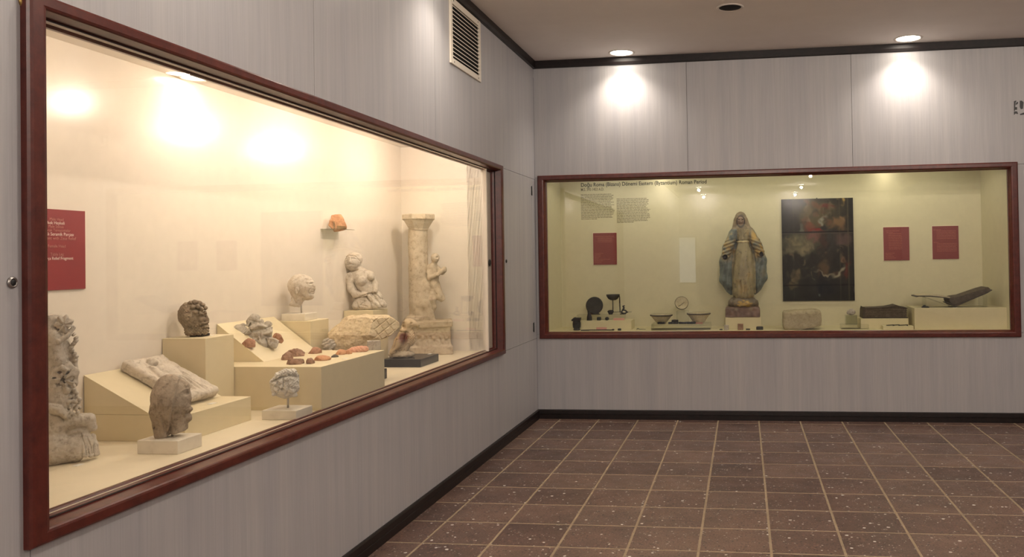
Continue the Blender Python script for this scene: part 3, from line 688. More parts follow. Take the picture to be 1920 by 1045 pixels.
# ---- bald head
bb = thing('bald_head', 'pale bald marble portrait head on a rod and white base', 'sculpture', (-0.672, -3.447, 1.275))
box('marble_base', (-0.755, -3.525, 1.275), (-0.597, -3.370, 1.319), M['marble_base'], bb, 0.002)
S = Site((-0.672, -3.447, 1.319))
def bald(g):
    d = g.e(564, 536, 0, 24, 22.5, 21); d = su(d, g.e(577, 541, 2, 14.5, 20, 17), 5); d = su(d, g.e(577, 554, 4, 10, 9.5, 12), 5)
    d = su(d, g.c((562, 548, 0), 15, (556, 568, 0), 10.5), 6); d = su(d, g.e(554, 570, 0, 12, 6, 11), 2)
    d = g.gr(d, [(579, 530), (583, 528.6), (590, 529)], 1.4, -0.8); d = g.dent(d, 584, 532.8, 2.8, 1.4, 2.0); d = g.dent(d, 590.5, 532.8, 1.4, 1.3, 1.6); d = g.dent(d, 584, 533.6, 1.8, 0.8, -0.9)
    d = su(d, g.path([(588.5, 531, 9), (589.5, 537, 12), (590, 541.5, 11)], [1.3, 1.9, 2.5], 1.5), 2.2); d = g.dent(d, 586.5, 543.4, 1.6, 0.9, 1.4)
    d = su(d, g.e(586.5, 547.4, 7, 4.0, 3, 6), 3); d = g.gr(d, [(581.5, 549.6), (585, 547.8), (591, 547.6)], 0.75, 1.7); d = g.gr(d, [(583, 551.6), (590, 551)], 1.0, 0.9); d = su(d, g.e(583.5, 557, 5, 6.2, 4.8, 8), 3)
    d = su(d, g.e(557, 545, 20, 3.8, 7.4, 3, 12), 1.2); d = g.dent(d, 557.6, 544.5, 1.2, 3.4, 3.0, 8); d = g.gr(d, [(552, 540), (552.5, 550)], 1.0, 1.6, 8)
    d = g.gr(d, [(583, 541), (579.5, 546), (580.5, 552)], 1.0, 1.5); d = g.gr(d, [(572, 541), (573, 552)], 1.8, 0.7); d = g.gr(d, [(580, 537), (585, 538.2)], 0.7, 0.9)
    for vv_ in (519.5, 522.5, 525.2): d = g.gr(d, [(575, vv_ + 1.2), (583, vv_), (591, vv_ + 0.8)], 0.7, 0.55)
    d = g.gr(d, [(577, 534), (574, 531)], 0.7, 0.7)
    d = g.gr(d, [(547, 553), (551, 560), (555, 569)], 1.2, 2.2); d = g.gr(d, [(566, 560), (563, 572)], 1.3, 1.2)
    d = np.maximum(d, g.below(542, 573, 575, 579))
    return d + g.n(9, 0.45, 8) + g.n(3, 0.3, 9, 1)
put(carve('head', S, bald, ((537, 598), (510, 581), (-26, 27)), M['marble_warm'], h=0.7), S, bb)
rod(S, bb, 565, S.v0, 570, 0.0045)

# ---- curly head fragment
bc4 = thing('curly_head', 'pale broken curly-haired head on a rod, nearest the glass', 'sculpture', (-0.155, -4.508, ZF))
box('marble_base', (-0.247, -4.588, ZF), (-0.066, -4.430, 0.914), M['marble_base'], bc4, 0.002)
S = Site((-0.155, -4.508, 0.914))
def curly(g):
    d = g.e(537, 721, 0, 26, 26, 24); d = su(d, g.e(531, 725, 0, 23, 20, 20), 5)
    d = su(d, g.path([(510, 714, 8), (522, 702, 14), (537, 696, 14), (551, 698, 10), (558, 706, 4)], [4, 6, 6.5, 6, 4]), 1.5)
    for (u, v, y, r) in ((518, 716, 18, 6), (527, 712, 21, 6), (537, 708, 21, 5.5), (547, 709, 18, 5), (555, 714, 12, 5), (519, 727, 19, 5.5), (528, 722, 22, 5), (552, 722, 15, 4.5), (558, 726, 8, 4), (545, 719, 20, 4), (515, 736, 14, 5), (547, 731, 18, 6), (553, 740, 10, 6)):
        d = su(d, g.e(u, v, y, r, r * 0.75, r * 0.8, 20), 0.9)
    d = g.gr(d, [(512, 713), (524, 706), (530, 703), (537, 705)], 1.2, 2.6); d = g.gr(d, [(531, 706), (533, 716), (529, 727)], 1.2, 2.4); d = g.gr(d, [(541, 702), (556, 708)], 1.0, 1.8); d = g.gr(d, [(540, 714), (541, 728), (536, 738)], 1.4, 1.6)
    d = g.dent(d, 524, 740, 6, 3, 6, 0, 20); d = g.dent(d, 530, 727, 2.6, 1.3, 5); d = g.dent(d, 522, 733, 1.6, 1.2, 3.5); d = g.dent(d, 545, 724, 1.6, 1.2, 3); d = g.dent(d, 537, 735, 5, 4, 1.6)
    curl = np.sin(g.u * 1.0 + g.n(6, 2.6, 4, 1)) * np.sin(g.v * 1.1 + g.n(6, 2.4, 5, 1)); d = d - 1.0 * curl * np.clip((732 - g.v) / 8, 0.25, 1)
    d = np.maximum(d, g.v - 748.5); d = np.maximum(d, g.u - 561)
    return d + g.n(7, 1.0, 10) + g.n(3, 0.6, 11, 1)
put(carve('head', S, curly, ((503, 566), (688, 752), (-28, 30)), M['marble_white'], h=0.8), S, bc4)
rod(S, bc4, 540, S.v0, 742, 0.0055)

# ---- kneeling woman
S = Site((-0.662, -2.515, 1.281))
def woman(g):
    d = g.e(662, 491, 2, 15, 17, 15, -8); d = su(d, g.e(666, 486, -2, 15, 13, 15), 3)
    d = su(d, g.c((669, 500, -2), 9, (676, 516, -4), 10), 4)
    d = su(d, g.c((660, 518, -2), 8, (694, 516, -3), 8), 6)
    d = su(d, g.c((677, 518, -2), 16, (687, 545, 0), 16), 6)
    d = su(d, g.e(679.5, 527, 12, 9.5, 9.5, 9), 1.6); d = su(d, g.e(696, 519.5, 8, 7, 7.5, 8), 1.6)
    arm = g.path([(656, 519, 0), (659, 540, 5), (667, 552, 11), (686, 551, 17)], [8.5, 7.5, 6, 4.2], 3); d = su(d, arm, 2.0)
    d = su(d, g.path([(698, 522, -2), (704, 535, 3), (704, 545, 10)], [6.5, 6, 5], 3), 1.0); d = su(d, g.e(703, 547, 12, 5, 4, 4), 1)
    leg = g.c((676, 568, 2), 14, (704, 560, 0), 14); leg = su(leg, g.e(692, 572, 2, 31, 12, 17), 5)
    leg = su(leg, g.c((702, 550, 2), 8, (720, 574, 0), 6), 4); leg = su(leg, g.c((682, 556, 10), 5, (668, 573, 8), 8), 3); d = su(d, leg, 1.2)
    d = su(d, g.path([(692, 556, 15), (702, 567, 16), (711, 575, 15)], [4, 3.6, 3], 2), 1.2)
    for p in ([(688, 556), (694, 566), (698, 580)], [(698, 551), (709, 565), (716, 576)], [(674, 561), (684, 564), (677, 571), (688, 574)], [(703, 549), (714, 561)], [(679, 554), (693, 550), (704, 552)], [(669, 566), (674, 578)], [(712, 545), (717, 562)]): d = g.gr(d, p, 0.95, 2.0)
    d = su(d, g.c((657.5, 483, 15), 1.2, (657.6, 491, 18), 2.1), 0.8)
    d = g.gr(d, [(653.5, 496.5), (659, 495.2), (664, 496)], 0.75, 2.0); d = g.dent(d, 659, 498.3, 3.4, 1.0, -1.3); d = g.dent(d, 652, 485.6, 2.2, 1.1, 1.2); d = g.dent(d, 664, 485.4, 2.8, 1.2, 1.3); d = g.dent(d, 664, 486.4, 1.8, 0.7, -0.9); d = g.dent(d, 652, 486.4, 1.5, 0.7, -0.8)
    d = g.gr(d, [(648, 484), (656, 479), (668, 481), (675, 489)], 0.9, 1.6); d = g.gr(d, [(651, 478), (660, 474)], 0.8, 0.8); d = g.gr(d, [(659, 482.5), (664, 481.6), (670, 484)], 0.9, -1.0)
    d = su(d, g.e(676.5, 489, 5, 2.2, 3.8, 3), 0.8); d = g.gr(d, [(650, 505), (660, 509.5), (672, 506)], 1.1, 2.4); d = g.gr(d, [(664, 530), (668, 541), (677, 547)], 1.1, 1.8); d = g.dent(d, 655, 518, 1.6, 1.2, 1.6); d = g.gr(d, [(688, 531), (692, 540)], 1.2, 0.8)
    d = np.maximum(d, g.below(658, 582, 728, 577.5))
    return d + g.n(8, 0.45, 12) + g.n(3, 0.3, 13, 1)
carve('kneeling_woman', S, woman, ((641, 732), (470, 585), (-24, 27)), M['marble_warm'], h=0.8, label='kneeling half-nude stone woman statuette with draped legs', cat='sculpture')

# ---- big stone block with scored grid
S = Site((-0.375, -3.40, 1.07))
def block(g):
    d = g.b(684, 630, 0, 68, 42, 30, 3)
    for (u, v, y, nu, nv, ny) in ((637, 612, 0, -0.62, -0.72, 0.15), (620, 640, 0, -0.95, 0.3, 0.1), (660, 597, 0, -0.12, -0.98, 0.1), (712, 597, 0, 0.06, -0.98, 0.10), (742, 603, 0, 0.58, -0.80, 0.0), (742, 626, 0, 0.66, 0.75, 0.05), (660, 612, 18, -0.1, -0.45, 0.88), (650, 630, 24, -0.15, 0.1, 0.98), (711, 618, 16, 0.45, -0.25, 0.85), (690, 640, 22, 0.1, 0.45, 0.88), (714, 640, 4, 0.35, 0.9, 0.1)):
        n = math.sqrt(nu * nu + nv * nv + ny * ny); d = np.maximum(d, ((g.u - u) * nu + (g.v - v) * nv + (g.y - y) * ny) / n)
    m = np.clip((706 - g.u) / 6, 0, 1)
    d = d + (g.n(13, 1.5, 14) + g.n(4, 0.8, 15, 2)) * (0.12 + 0.88 * m)
    cl = g.u > 699
    l1 = np.abs(((g.u - 700) * 0.55 + (g.v - 600) * 0.83 + 2) % 12.5 - 6.25); l2 = np.abs(((g.u - 700) * 0.80 - (g.v - 600) * 0.60 + 3) % 13.5 - 6.75)
    d = d + 1.6 * np.exp(-(np.minimum(l1, l2) / 0.75) ** 2) * ((g.u > 700) & (g.u < 744) & (g.y > -10))
    return np.maximum(d, g.v - 657)
st = carve('scored_stone', S, block, ((610, 758), (586, 664), (-34, 34)), M['stone_beige'], h=0.8, label='large rough stone block with a scored grid on its right face', cat='stone', floor=1.07)
# dark filling of the scored lines
# ---- grey lump left of the block and ridged support
def lump(label, name, cat, site, u, v, ru, rv, mat, seed, ry=None, rough=1.0, rot=0, base=None, group=None, extra=None, h=0.6, floor=None):
    ry = ry or ru * 0.8; rg = random.Random(seed)
    cuts = [(rg.uniform(0, 6.28), rg.uniform(-0.3, 0.9), rg.uniform(0.62, 0.85)) for _ in range(7)]
    def f(g):
        d = g.e(u, v, 0, ru * 1.06, rv * 1.06, ry, rot)
        if extra is None:
            for (a, e, q) in cuts:
                nu, nv, ny = math.cos(a) * math.cos(e), math.sin(a) * math.cos(e), math.sin(e)
                lim = q * math.sqrt((nu * ru) ** 2 + (nv * rv) ** 2 + (ny * ry) ** 2)
                d = np.maximum(d, (g.u - u) * nu + (g.v - v) * nv + g.y * ny - lim)
        else: d = extra(g, d)
        d = d + g.n(max(ru * 0.5, 3), 1.1 * rough, seed) + g.n(2.6, 0.5 * rough, seed + 1, 1)
        if base is not None: d = np.maximum(d, g.v - base)
        return d
    m = max(ru, rv) + 5
    return carve(name, site, f, ((u - m, u + m), (v - m, v + m), (-ry - 5, ry + 5)), mat, h=h, label=label, cat=cat, group=group, floor=floor)
zt = 1.096
def on_top(u, v, z): return Site(hit(u, v, 2, z))
S = on_top(617, 655, zt)
def folds(g, d): return d + 0.8 * np.sin((g.u * 0.5 + g.v * 0.9) * 0.9 + g.n(6, 2.5, 21, 1))
lump('small grey carved stone lump in front of the scored block', 'stone_fragment', 'fragment', S, 617, 646, 13, 11, M['clay_grey'], 20, 9, 0.8, 0, 656, extra=folds, floor=zt)
S = Site((-0.255, -3.56 + 0.02, zt)); S = on_top(701, 656, zt)
def ridges(g, d): return np.maximum(g.b(701, 648, 0, 12.5, 9, 8, 1.0), -9) + 0.25 * np.sin(g.u * 2.4 + g.v * 0.5)
lump('grey ridged stone piece under the right end of the scored block', 'stone_fragment', 'fragment', S, 701, 648, 12, 9, M['clay_grey'], 22, 8, 0.3, 0, 656.5, extra=ridges, floor=zt)

# ---- clay fragments on the largest plinth
S = on_top(533, 675, zt)
lump('dark brown clay fragment at the left of the row, beside the wedge', 'clay_fragment', 'fragment', S, 537, 672, 13.5, 12.5, M['clay_brown'], 30, 10, 0.7, -8, 677.5, floor=zt)
S = on_top(556, 668, zt)
lump('brown rounded clay fragment lying behind the cracked one', 'clay_fragment', 'fragment', S, 557, 666, 18.5, 11, M['clay_brown'], 32, 11, 1.2, 12, 674, floor=zt)
S = on_top(556, 683, zt)
lump('long brown clay fragment in front with a dark crack', 'clay_fragment', 'fragment', S, 556, 680, 19, 10, M['clay_brown'], 34, 10, 0.9, 0, 685, floor=zt)
S = on_top(583, 682, zt)
lump('short brown clay end piece right of the crack', 'clay_fragment', 'fragment', S, 582.5, 679, 8.5, 8.5, M['clay_brown'], 36, 9, 0.6, 0, 684, floor=zt)
S = on_top(590, 663, zt)
lump('red brown domed clay fragment at the back of the plinth', 'clay_fragment', 'fragment', S, 590, 662, 14, 10.5, M['terracotta'], 38, 9, 0.5, 0, 664.5, floor=zt)
S = on_top(604, 676, zt)
lump('flat orange clay fragment in the middle of the plinth', 'clay_fragment', 'fragment', S, 604, 675, 17.5, 8, M['terracotta_orange'], 40, 10, 0.5, 0, 678, floor=zt)
S = on_top(628, 670, zt)
lump('small flat dark grey fragment beside the orange pieces', 'clay_fragment', 'fragment', S, 628, 669, 9, 4, M['pebble_dark'], 42, 6, 0.2, 0, 671.5, floor=zt)
S = on_top(640, 665, zt)
lump('pinkish orange rounded clay fragment right of the dark one', 'clay_fragment', 'fragment', S, 638, 663, 11.5, 7, M['terracotta_orange'], 44, 8, 0.4, -8, 667, floor=zt)
S = on_top(655, 664, zt)
lump('small orange clay chip touching the pinkish rounded fragment', 'clay_fragment', 'fragment', S, 654, 662.5, 7.5, 5.5, M['terracotta_orange'], 46, 7, 0.4, 0, 666, floor=zt)
S = on_top(672, 660, zt)
def ribs(g, d): return su(d, g.e(684, 655, 2, 7, 6, 6), 3) + 0.35 * np.sin(g.u * 0.9 - g.v * 0.7 + g.n(8, 2, 47, 1))
lump('long pink ribbed clay piece at the right back of the plinth', 'clay_fragment', 'fragment', S, 669, 657, 21, 7, M['terracotta_pink'], 48, 9, 0.4, -8, 661.5, extra=ribs, floor=zt)

# ---- grey clay mask and its red fragments on the wedge
def slope_c(u, v):
    n = np.array([0.209, 0, 0.277]); n /= np.linalg.norm(n); p0 = np.array([XW + 0.004, 0, 1.0965 + 0.209]); d = ray(u, v); return CAM + d * (((p0 - CAM) @ n) / (d @ n))
S = Site(slope_c(486, 640))
def mask(g):
    d = g.e(478, 606, -9, 17, 16, 8, 20); d = su(d, g.e(450, 618, -5, 16, 12, 7, -30), 4); d = su(d, g.e(484, 628, -1, 27, 19, 9, 12), 5)
    d = su(d, g.e(494, 645, 4, 15, 9.5, 8), 4); d = su(d, g.b(511, 643, 5, 10.5, 8.5, 7, 2, 25), 1.5); d = su(d, g.e(503, 612, -7, 8, 8, 7), 3)
    d = g.gr(d, [(456, 627), (464, 620), (476, 612), (490, 610), (503, 616), (511, 622)], 3.2, -3.6, -20)
    d = g.gr(d, [(461, 633), (472, 639), (484, 632)], 3.0, -3.0, -20); d = g.gr(d, [(487, 641), (492, 629), (506, 624)], 2.8, -3.0, -20)
    d = g.dent(d, 485, 618.5, 8, 2.2, 6.5, -20, -12); d = g.dent(d, 466, 628, 6.5, 1.8, 6, -20, -25); d = g.dent(d, 500, 630.5, 6.5, 1.7, 6, -20, 20); d = g.dent(d, 488.5, 598.5, 2, 2, 7, -20); d = g.dent(d, 480, 633, 4.5, 2.6, 4, -20); d = g.dent(d, 444, 617, 1.4, 1.4, 4, -20)
    d = g.gr(d, [(460, 611), (469, 616), (473, 623)], 1.2, 3.0, -20); d = g.gr(d, [(497, 617), (511, 613)], 1.2, 3.2, -20); d = g.gr(d, [(452, 631), (461, 622), (470, 607)], 1.3, 3.0, -20); d = g.gr(d, [(499, 637), (503, 651)], 1.2, 4.0, -20); d = g.gr(d, [(474, 643), (488, 651)], 1.2, 2.2, -20); d = g.gr(d, [(487, 622), (490, 640)], 1.1, 2.4, -20); d = g.gr(d, [(468, 600), (486, 605)], 1.2, 1.4, -20)
    return d + g.n(10, 1.5, 50) + g.n(4, 0.8, 51, 2)
carve('clay_mask', S, mask, ((430, 526), (586, 658), (-22, 20)), M['clay_grey'], h=0.8, label='broken grey clay mask lying on the right cream wedge', cat='mask')
S = Site(slope_c(467, 652)); lump('red clay fragment below the left side of the grey mask', 'clay_fragment', 'fragment', S, 467, 645, 16, 9.5, M['terracotta'], 52, 8, 0.6, 14)
S = Site(slope_c(522, 641)); lump('red clay fragment at the right edge of the grey mask', 'clay_fragment', 'fragment', S, 521, 634, 12.5, 7.5, M['terracotta'], 54, 7, 0.5, 40)

# ---- relief slab on the left wedge (built along the slope)
def slab():
    ang = math.atan2(0.171, 0.322)
    Lm, Wm = 0.352, 0.265; k = 400.0
    Lp, Wp = Lm * k, Wm * k
    def f(g):                               # u along the slope downwards, v across (from far to near), y out of the slab
        d = g.b(Lp / 2, Wp / 2, 7, Lp / 2, Wp / 2 - 2, 8.5, 3)
        d = d + 1.6 * g.n(26, 1.0, 60, 1)
        c = Wp * 0.47
        d = g.gr(d, [(6, 8), (Lp - 8, 6)], 5, -2.5, 4); d = g.gr(d, [(6, Wp - 8), (Lp - 8, Wp - 8)], 6, -3.5, 4); d = g.gr(d, [(8, 10), (8, Wp - 10)], 6, -3.5, 4)
        d = su(d, g.e(24, c + 6, 17, 12, 11, 13), 1.5); d = su(d, g.e(54, c, 15, 24, 22, 13), 3); d = su(d, g.e(92, c - 2, 14, 38, 18, 12), 4); d = su(d, g.e(124, c - 4, 13, 22, 24, 10), 4)
        d = su(d, g.path([(38, c + 20, 14), (66, c + 30, 15), (84, c + 12, 22)], [8, 7, 6]), 1.5); d = su(d, g.path([(38, c - 18, 14), (70, c - 26, 15), (94, c - 16, 18)], [8, 7, 6]), 1.5)
        for q in range(6): d = g.gr(d, [(74 + q * 4, c - 18 + q * 7), (104, c - 20 + q * 8), (138, c - 26 + q * 10)], 1.8, 4.5, 6)
        d = g.gr(d, [(33, c - 8), (35, c + 18)], 2, 4, 6); d = g.dent(d, 26, c + 12, 2, 3, 3, 6); d = g.dent(d, 50, c, 2, 10, 2, 6); d = su(d, g.path([(Lp - 7, 8, 10), (Lp - 6, Wp - 8, 10)], [9, 11]), 3)
        return d + g.n(10, 0.9, 61) + g.n(4, 0.4, 62, 1)
    P, Q = nets(f, ((-6, Lp + 8), (-4, Wp + 6), (-6, 32)), 1.5)
    V = np.stack([P[:, 0] / k, P[:, 1] / k * -1.0, P[:, 2] / k], -1)
    me = np_mesh('relief_slab', V, Q)
    o = link('relief_slab', me, M['marble_warm']); o.rotation_euler = (0, ang, 0)
    n = np.array([math.sin(ang), 0, math.cos(ang)]); o.location = tuple(np.array([-0.770, -4.630, 1.150]) + n * 0.008)
    return tag(o, 'long pale relief slab of a draped figure on the left wedge', 'relief')
slab()

# ---- vine-carved table support with lion paw
S = Site((-0.52, -5.43, ZF))
def vine(g):
    d = g.path([(92, 600, -10), (108, 660, -8), (110, 740, -8), (104, 800, -6)], [28, 28, 32, 30], 12)
    # straight raised edge strip down the right side
    d = su(d, g.path([(120, 640, 8), (138, 676, 4), (143, 700, 2)], [10, 8, 7], 3), 1.5); d = su(d, g.path([(104, 628, 14), (112, 670, 14), (120, 690, 12)], [14, 15, 12], 4), 3)
    rg = random.Random(5)
    def leaf(d, u, v, y, ru, rv, rot, holes, veins):
        l = g.e(u, v, y, ru, rv, 8, rot) + 1.6 * np.sin(np.arctan2(g.v - v, g.u - u) * 7 + rot * 0.05)
        for (a, b, c, e, q) in holes: l = np.maximum(l, -g.e(a, b, y, c, e, 20, q))
        for p in veins: l = g.gr(l, p, 1.1, 1.8)
        return su(d, l, 0.8)
    d = leaf(d, 123, 606, 18, 17, 17, 25, [(133, 613, 3.4, 1.6, -30), (112, 615, 3, 1.5, 30)], [[(108, 620), (120, 606), (134, 592)], [(120, 606), (112, 596)], [(122, 606), (134, 606)]])
    d = su(d, g.path([(98, 642, 22), (114, 636, 26), (128, 628, 24), (140, 612, 18)], [5, 5, 4.5, 4], 2), 0.8)
    for k in range(9): d = su(d, g.e(140 + 5 * math.sin(k * 1.1), 626 + k * 6, 14, 5.4, 3.4, 6, -25), 0.7)
    d = leaf(d, 122, 706, 22, 27, 31, 30, [(113, 692, 5.5, 2.4, 20), (129, 695, 5, 2.4, -40), (121, 710, 6, 2.4, 55), (137, 706, 5, 2.2, -60), (111, 716, 5, 2.2, 20), (132, 721, 4.4, 2, 30), (104, 703, 4, 2, 0), (141, 719, 4, 2, 60), (120, 683, 4, 2, -20)], [[(104, 725), (120, 702), (140, 686)], [(120, 702), (108, 690)], [(118, 705), (140, 712)], [(116, 708), (120, 732)]])
    d = su(d, g.path([(106, 690, 26), (118, 684, 30), (128, 690, 28)], [3.5, 4, 3], 2), 0.8)
    for k in range(46):
        v = 730 + k * 1.15; wv = 15 * math.sin(math.pi * min(1, max(0, (v - 720) / 70))) + 2; u = 137 + rg.uniform(-wv, wv) * 0.85; d = su(d, g.e(u, v, 16 + rg.uniform(-3, 4), 4.3, 4.1, 4.6), 0.4)
    d = su(d, g.path([(96, 756, 20), (112, 762, 24), (122, 772, 22), (130, 786, 16)], [9, 9, 7, 4], 3), 1.0); d = g.gr(d, [(98, 770), (112, 774), (126, 788)], 1.6, 3)
    d = su(d, g.path([(100, 798, 6), (140, 787, 10), (168, 788, 10), (174, 802, 10)], [17, 14, 11.5, 9], 5), 2.5)
    d = su(d, g.path([(104, 836, 4), (140, 838, 8), (158, 830, 10)], [34, 25, 19], 8), 5)
    d = su(d, g.path([(138, 812, 4), (158, 814, 6)], [16, 12]), 4); d = g.dent(d, 174, 817, 4, 5, 5, -30); d = g.gr(d, [(110, 822), (140, 812), (160, 810)], 3, 2.5)
    for (u, v, y) in ((158, 836, 26), (168, 838, 20), (176, 840, 10), (180, 842, -2)):
        d = su(d, g.path([(u - 4, v - 20, y - 4), (u - 1, v - 4, y), (u + 1, v + 9, y + 2)], [4, 6, 5.5], 2), 0.8); d = su(d, g.e(u + 2, v + 14, y + 2, 6, 5, 6), 0.8)
    d = g.gr(d, [(152, 812), (160, 835), (162, 850)], 1.2, 2.4); d = g.gr(d, [(163, 818), (170, 836), (172, 850)], 1.2, 2.4)
    d = np.maximum(d, g.below(100, 880, 186, 858)); d = np.maximum(d, 588 - g.v)
    return d + g.n(12, 1.0, 70) + g.n(4, 0.6, 71, 1)
carve('carved_table_leg', S, vine, ((58, 192), (582, 886), (-36, 40)), M['marble_grey'], h=1.1, label='tall carved table leg with vine leaves, grapes and a lion paw', cat='sculpture', floor=ZF)

# ---- column with standing figure
S = Site((-0.50, -1.79, ZF))
cl = thing('column_sculpture', 'tall stone column with a standing nude boy on a plinth at the far end', 'sculpture', (-0.50, -1.79, ZF))
def plinth_f(g):
    d = g.b(808, 633, 0, 37, 31, 26, 2); d = su(d, g.b(809, 607, 0, 40, 6, 29, 2), 3); d = su(d, g.b(809, 656, 0, 40, 8, 28, 2), 4)
    d = d - 1.6 * np.clip(1 - np.abs(g.v - 633) / 16, 0, 1) * np.sin(g.u * 0.55 + g.n(9, 2.0, 80, 1)) * np.sin(g.v * 0.35 + g.n(8, 1.5, 82, 1))
    return np.maximum(d, g.v - 664) + g.n(12, 0.9, 83) + g.n(4, 0.4, 84, 1)
put(carve('plinth', S, plinth_f, ((762, 856), (596, 668), (-34, 34)), M['column_stone'], h=1.0, floor=ZF), S, cl)
def shaft_f(g):
    d = np.sqrt((g.u - 786.5) ** 2 + (g.y + 2) ** 2) - (18.3 - 0.0 * g.v); d = np.maximum(d, np.maximum(428 - g.v, g.v - 606))
    d = su(d, g.e(778, 600, 0, 20, 10, 19), 6)
    d = su(d, g.path([(800, 530, 4), (800, 570, 6), (806, 598, 6)], [10, 12, 10], 5), 6); d = ss(d, g.e(806, 472, 14, 7, 30, 9), 3)
    return np.maximum(d, g.v - 605) + g.n(16, 1.0, 85) + g.n(5, 0.4, 86, 1)
put(carve('shaft', S, shaft_f, ((756, 824), (424, 610), (-26, 26)), M['column_stone'], h=1.0), S, cl)
q = S.loc(788, 431); sx, sz = S.sx, S.sz
cap = lathe_me('capital', [(18.5 * sz, 0), (19 * sz, 2 * sz), (29 * sz, 18 * sz), (32 * sz, 20 * sz), (32 * sz, 28 * sz), (30.5 * sz, 29.5 * sz)], 8, False, math.pi / 8)
put(link('capital', cap, M['column_stone']), S, cl); cap.transform(Matrix.Translation(Vector(q)))
def boy(g):
    d = g.e(818, 484, 8, 8, 9.5, 8.5); d = su(d, g.c((817, 491, 6), 5, (815, 500, 4), 6), 2)
    d = su(d, g.c((813, 503, 4), 9.5, (816, 520, 5), 9), 4); d = su(d, g.e(816, 535, 5, 11, 12, 10), 4)
    d = su(d, g.path([(806, 503, 6), (807, 521, 12), (822, 515, 17), (832, 508, 15)], [5, 4.8, 4, 3.6], 2), 2)
    d = su(d, g.path([(822, 503, 2), (831, 512, 8), (835, 507, 12)], [4.5, 4, 4], 2), 2); d = su(d, g.e(835, 506, 13, 4.5, 6, 5), 1.5)
    d = su(d, g.path([(821, 544, 6), (826, 556, 10), (831, 562, 11)], [9, 7.5, 6], 3), 3); d = np.maximum(d, ((g.u - 830) * 0.6 + (g.v - 562) * 0.8) - 3.5)
    d = su(d, g.path([(813, 545, 3), (810, 562, 8), (813, 576, 6), (807, 596, 4)], [9, 8.5, 6, 4.5], 3), 3); d = su(d, g.e(812, 600, 8, 7, 3.2, 6), 2)
    d = su(d, g.path([(799, 502, -4), (797, 540, -2), (793, 575, 2), (790, 598, 4)], [9, 10, 8, 9], 4), 4)
    d = su(d, g.e(790, 580, 8, 7, 9, 7, 30), 2); d = su(d, g.e(786, 599, 10, 8, 4.5, 7), 2)
    d = ss(d, g.path([(808, 532, 15), (813, 545, 15), (820, 552, 14)], 0.9), 1.5); d = ss(d, g.e(822, 483, 15, 2.5, 1.2, 3), 0.8); d = su(d, g.e(823.5, 486, 14, 1.6, 2.4, 2), 0.8)
    d = ss(d, g.e(812, 508, 15, 1.4, 4.5, 3), 1)
    return np.maximum(d, g.v - 605) + g.n(6, 0.45, 87) + g.n(3, 0.2, 88, 1)
put(carve('figure', S, boy, ((774, 843), (470, 608), (-18, 26)), M['column_stone'], h=0.8), S, cl)

# ---- stone bird on the black slab
S = Site((-0.352, -2.47, 0.926))
bd = thing('stone_bird', 'seated stone bird with dark red wing patch on black slab', 'sculpture', (-0.352, -2.47, 0.926))
def bird(g):
    d = g.e(768, 607, 2, 12, 10, 11); d = su(d, g.path([(776, 607, 4), (783, 611, 4), (784.5, 616, 4)], [6, 3.6, 1.8], 2), 2)
    d = su(d, g.path([(764, 616, 0), (760, 636, 0), (752, 652, 0)], [12, 15, 14], 5), 4); d = su(d, g.e(771, 634, 4, 9, 15, 11), 3)
    wing = g.path([(756, 620, 14), (749, 638, 16), (736, 658, 11)], [6, 9, 5], 3); d = su(d, wing, 0.9)
    for p in ([(766, 630), (757, 650), (738, 657)], [(764, 644), (754, 655), (742, 661)], [(750, 620), (766, 623)], [(745, 634), (740, 650)]): d = g.gr(d, p, 1.1, 2.4)
    d = g.dent(d, 758, 612, 2.4, 3, 4); d = g.dent(d, 772, 606, 2.0, 1.5, 3); d = g.gr(d, [(776, 613), (784, 615)], 0.8, 1.5)
    d = d - 0.9 * np.clip((g.u - 765) / 4, 0, 1) * np.clip((g.v - 618) / 4, 0, 1) * np.sin(g.u * 1.3) * np.sin(g.v * 1.3)
    return d + g.n(8, 0.7, 90) + g.n(3, 0.45, 91, 1)
def bird_paint(u, v, y):
    nz = noise3(u, v, y, 6.0, 4); c = np.stack([0.50 + 0.08 * nz, 0.38 + 0.07 * nz, 0.24 + 0.06 * nz, 0 * u], -1)
    m = np.exp(-(((u - 757) / 8) ** 2 + ((v - 631) / 9) ** 2)) * (y > 4); m = np.clip(m * 1.9 + nz * 0.25 * (m > 0.15), 0, 1)[:, None]
    c = c * (1 - m) + np.array([0.13, 0.045, 0.028, 0]) * m
    m2 = np.clip(noise3(u, v, y, 5, 9) * 1.6 - 0.55, 0, 0.75)[:, None]; return c * (1 - m2) + np.array([0.16, 0.10, 0.06, 0]) * m2
put(carve('bird', S, bird, ((726, 790), (592, 668), (-22, 30)), M['painted'], h=0.8, paint=bird_paint), S, bd)
def rock(g): return np.maximum(g.e(753, 664, 0, 24, 9, 17), g.v - S.v0 - 0.3) + g.n(7, 1.4, 92) + g.n(3, 0.6, 93, 1)
put(carve('rock_base', S, rock, ((724, 782), (650, 676), (-24, 24)), M['column_stone'], h=0.9, floor=0.926), S, bd)

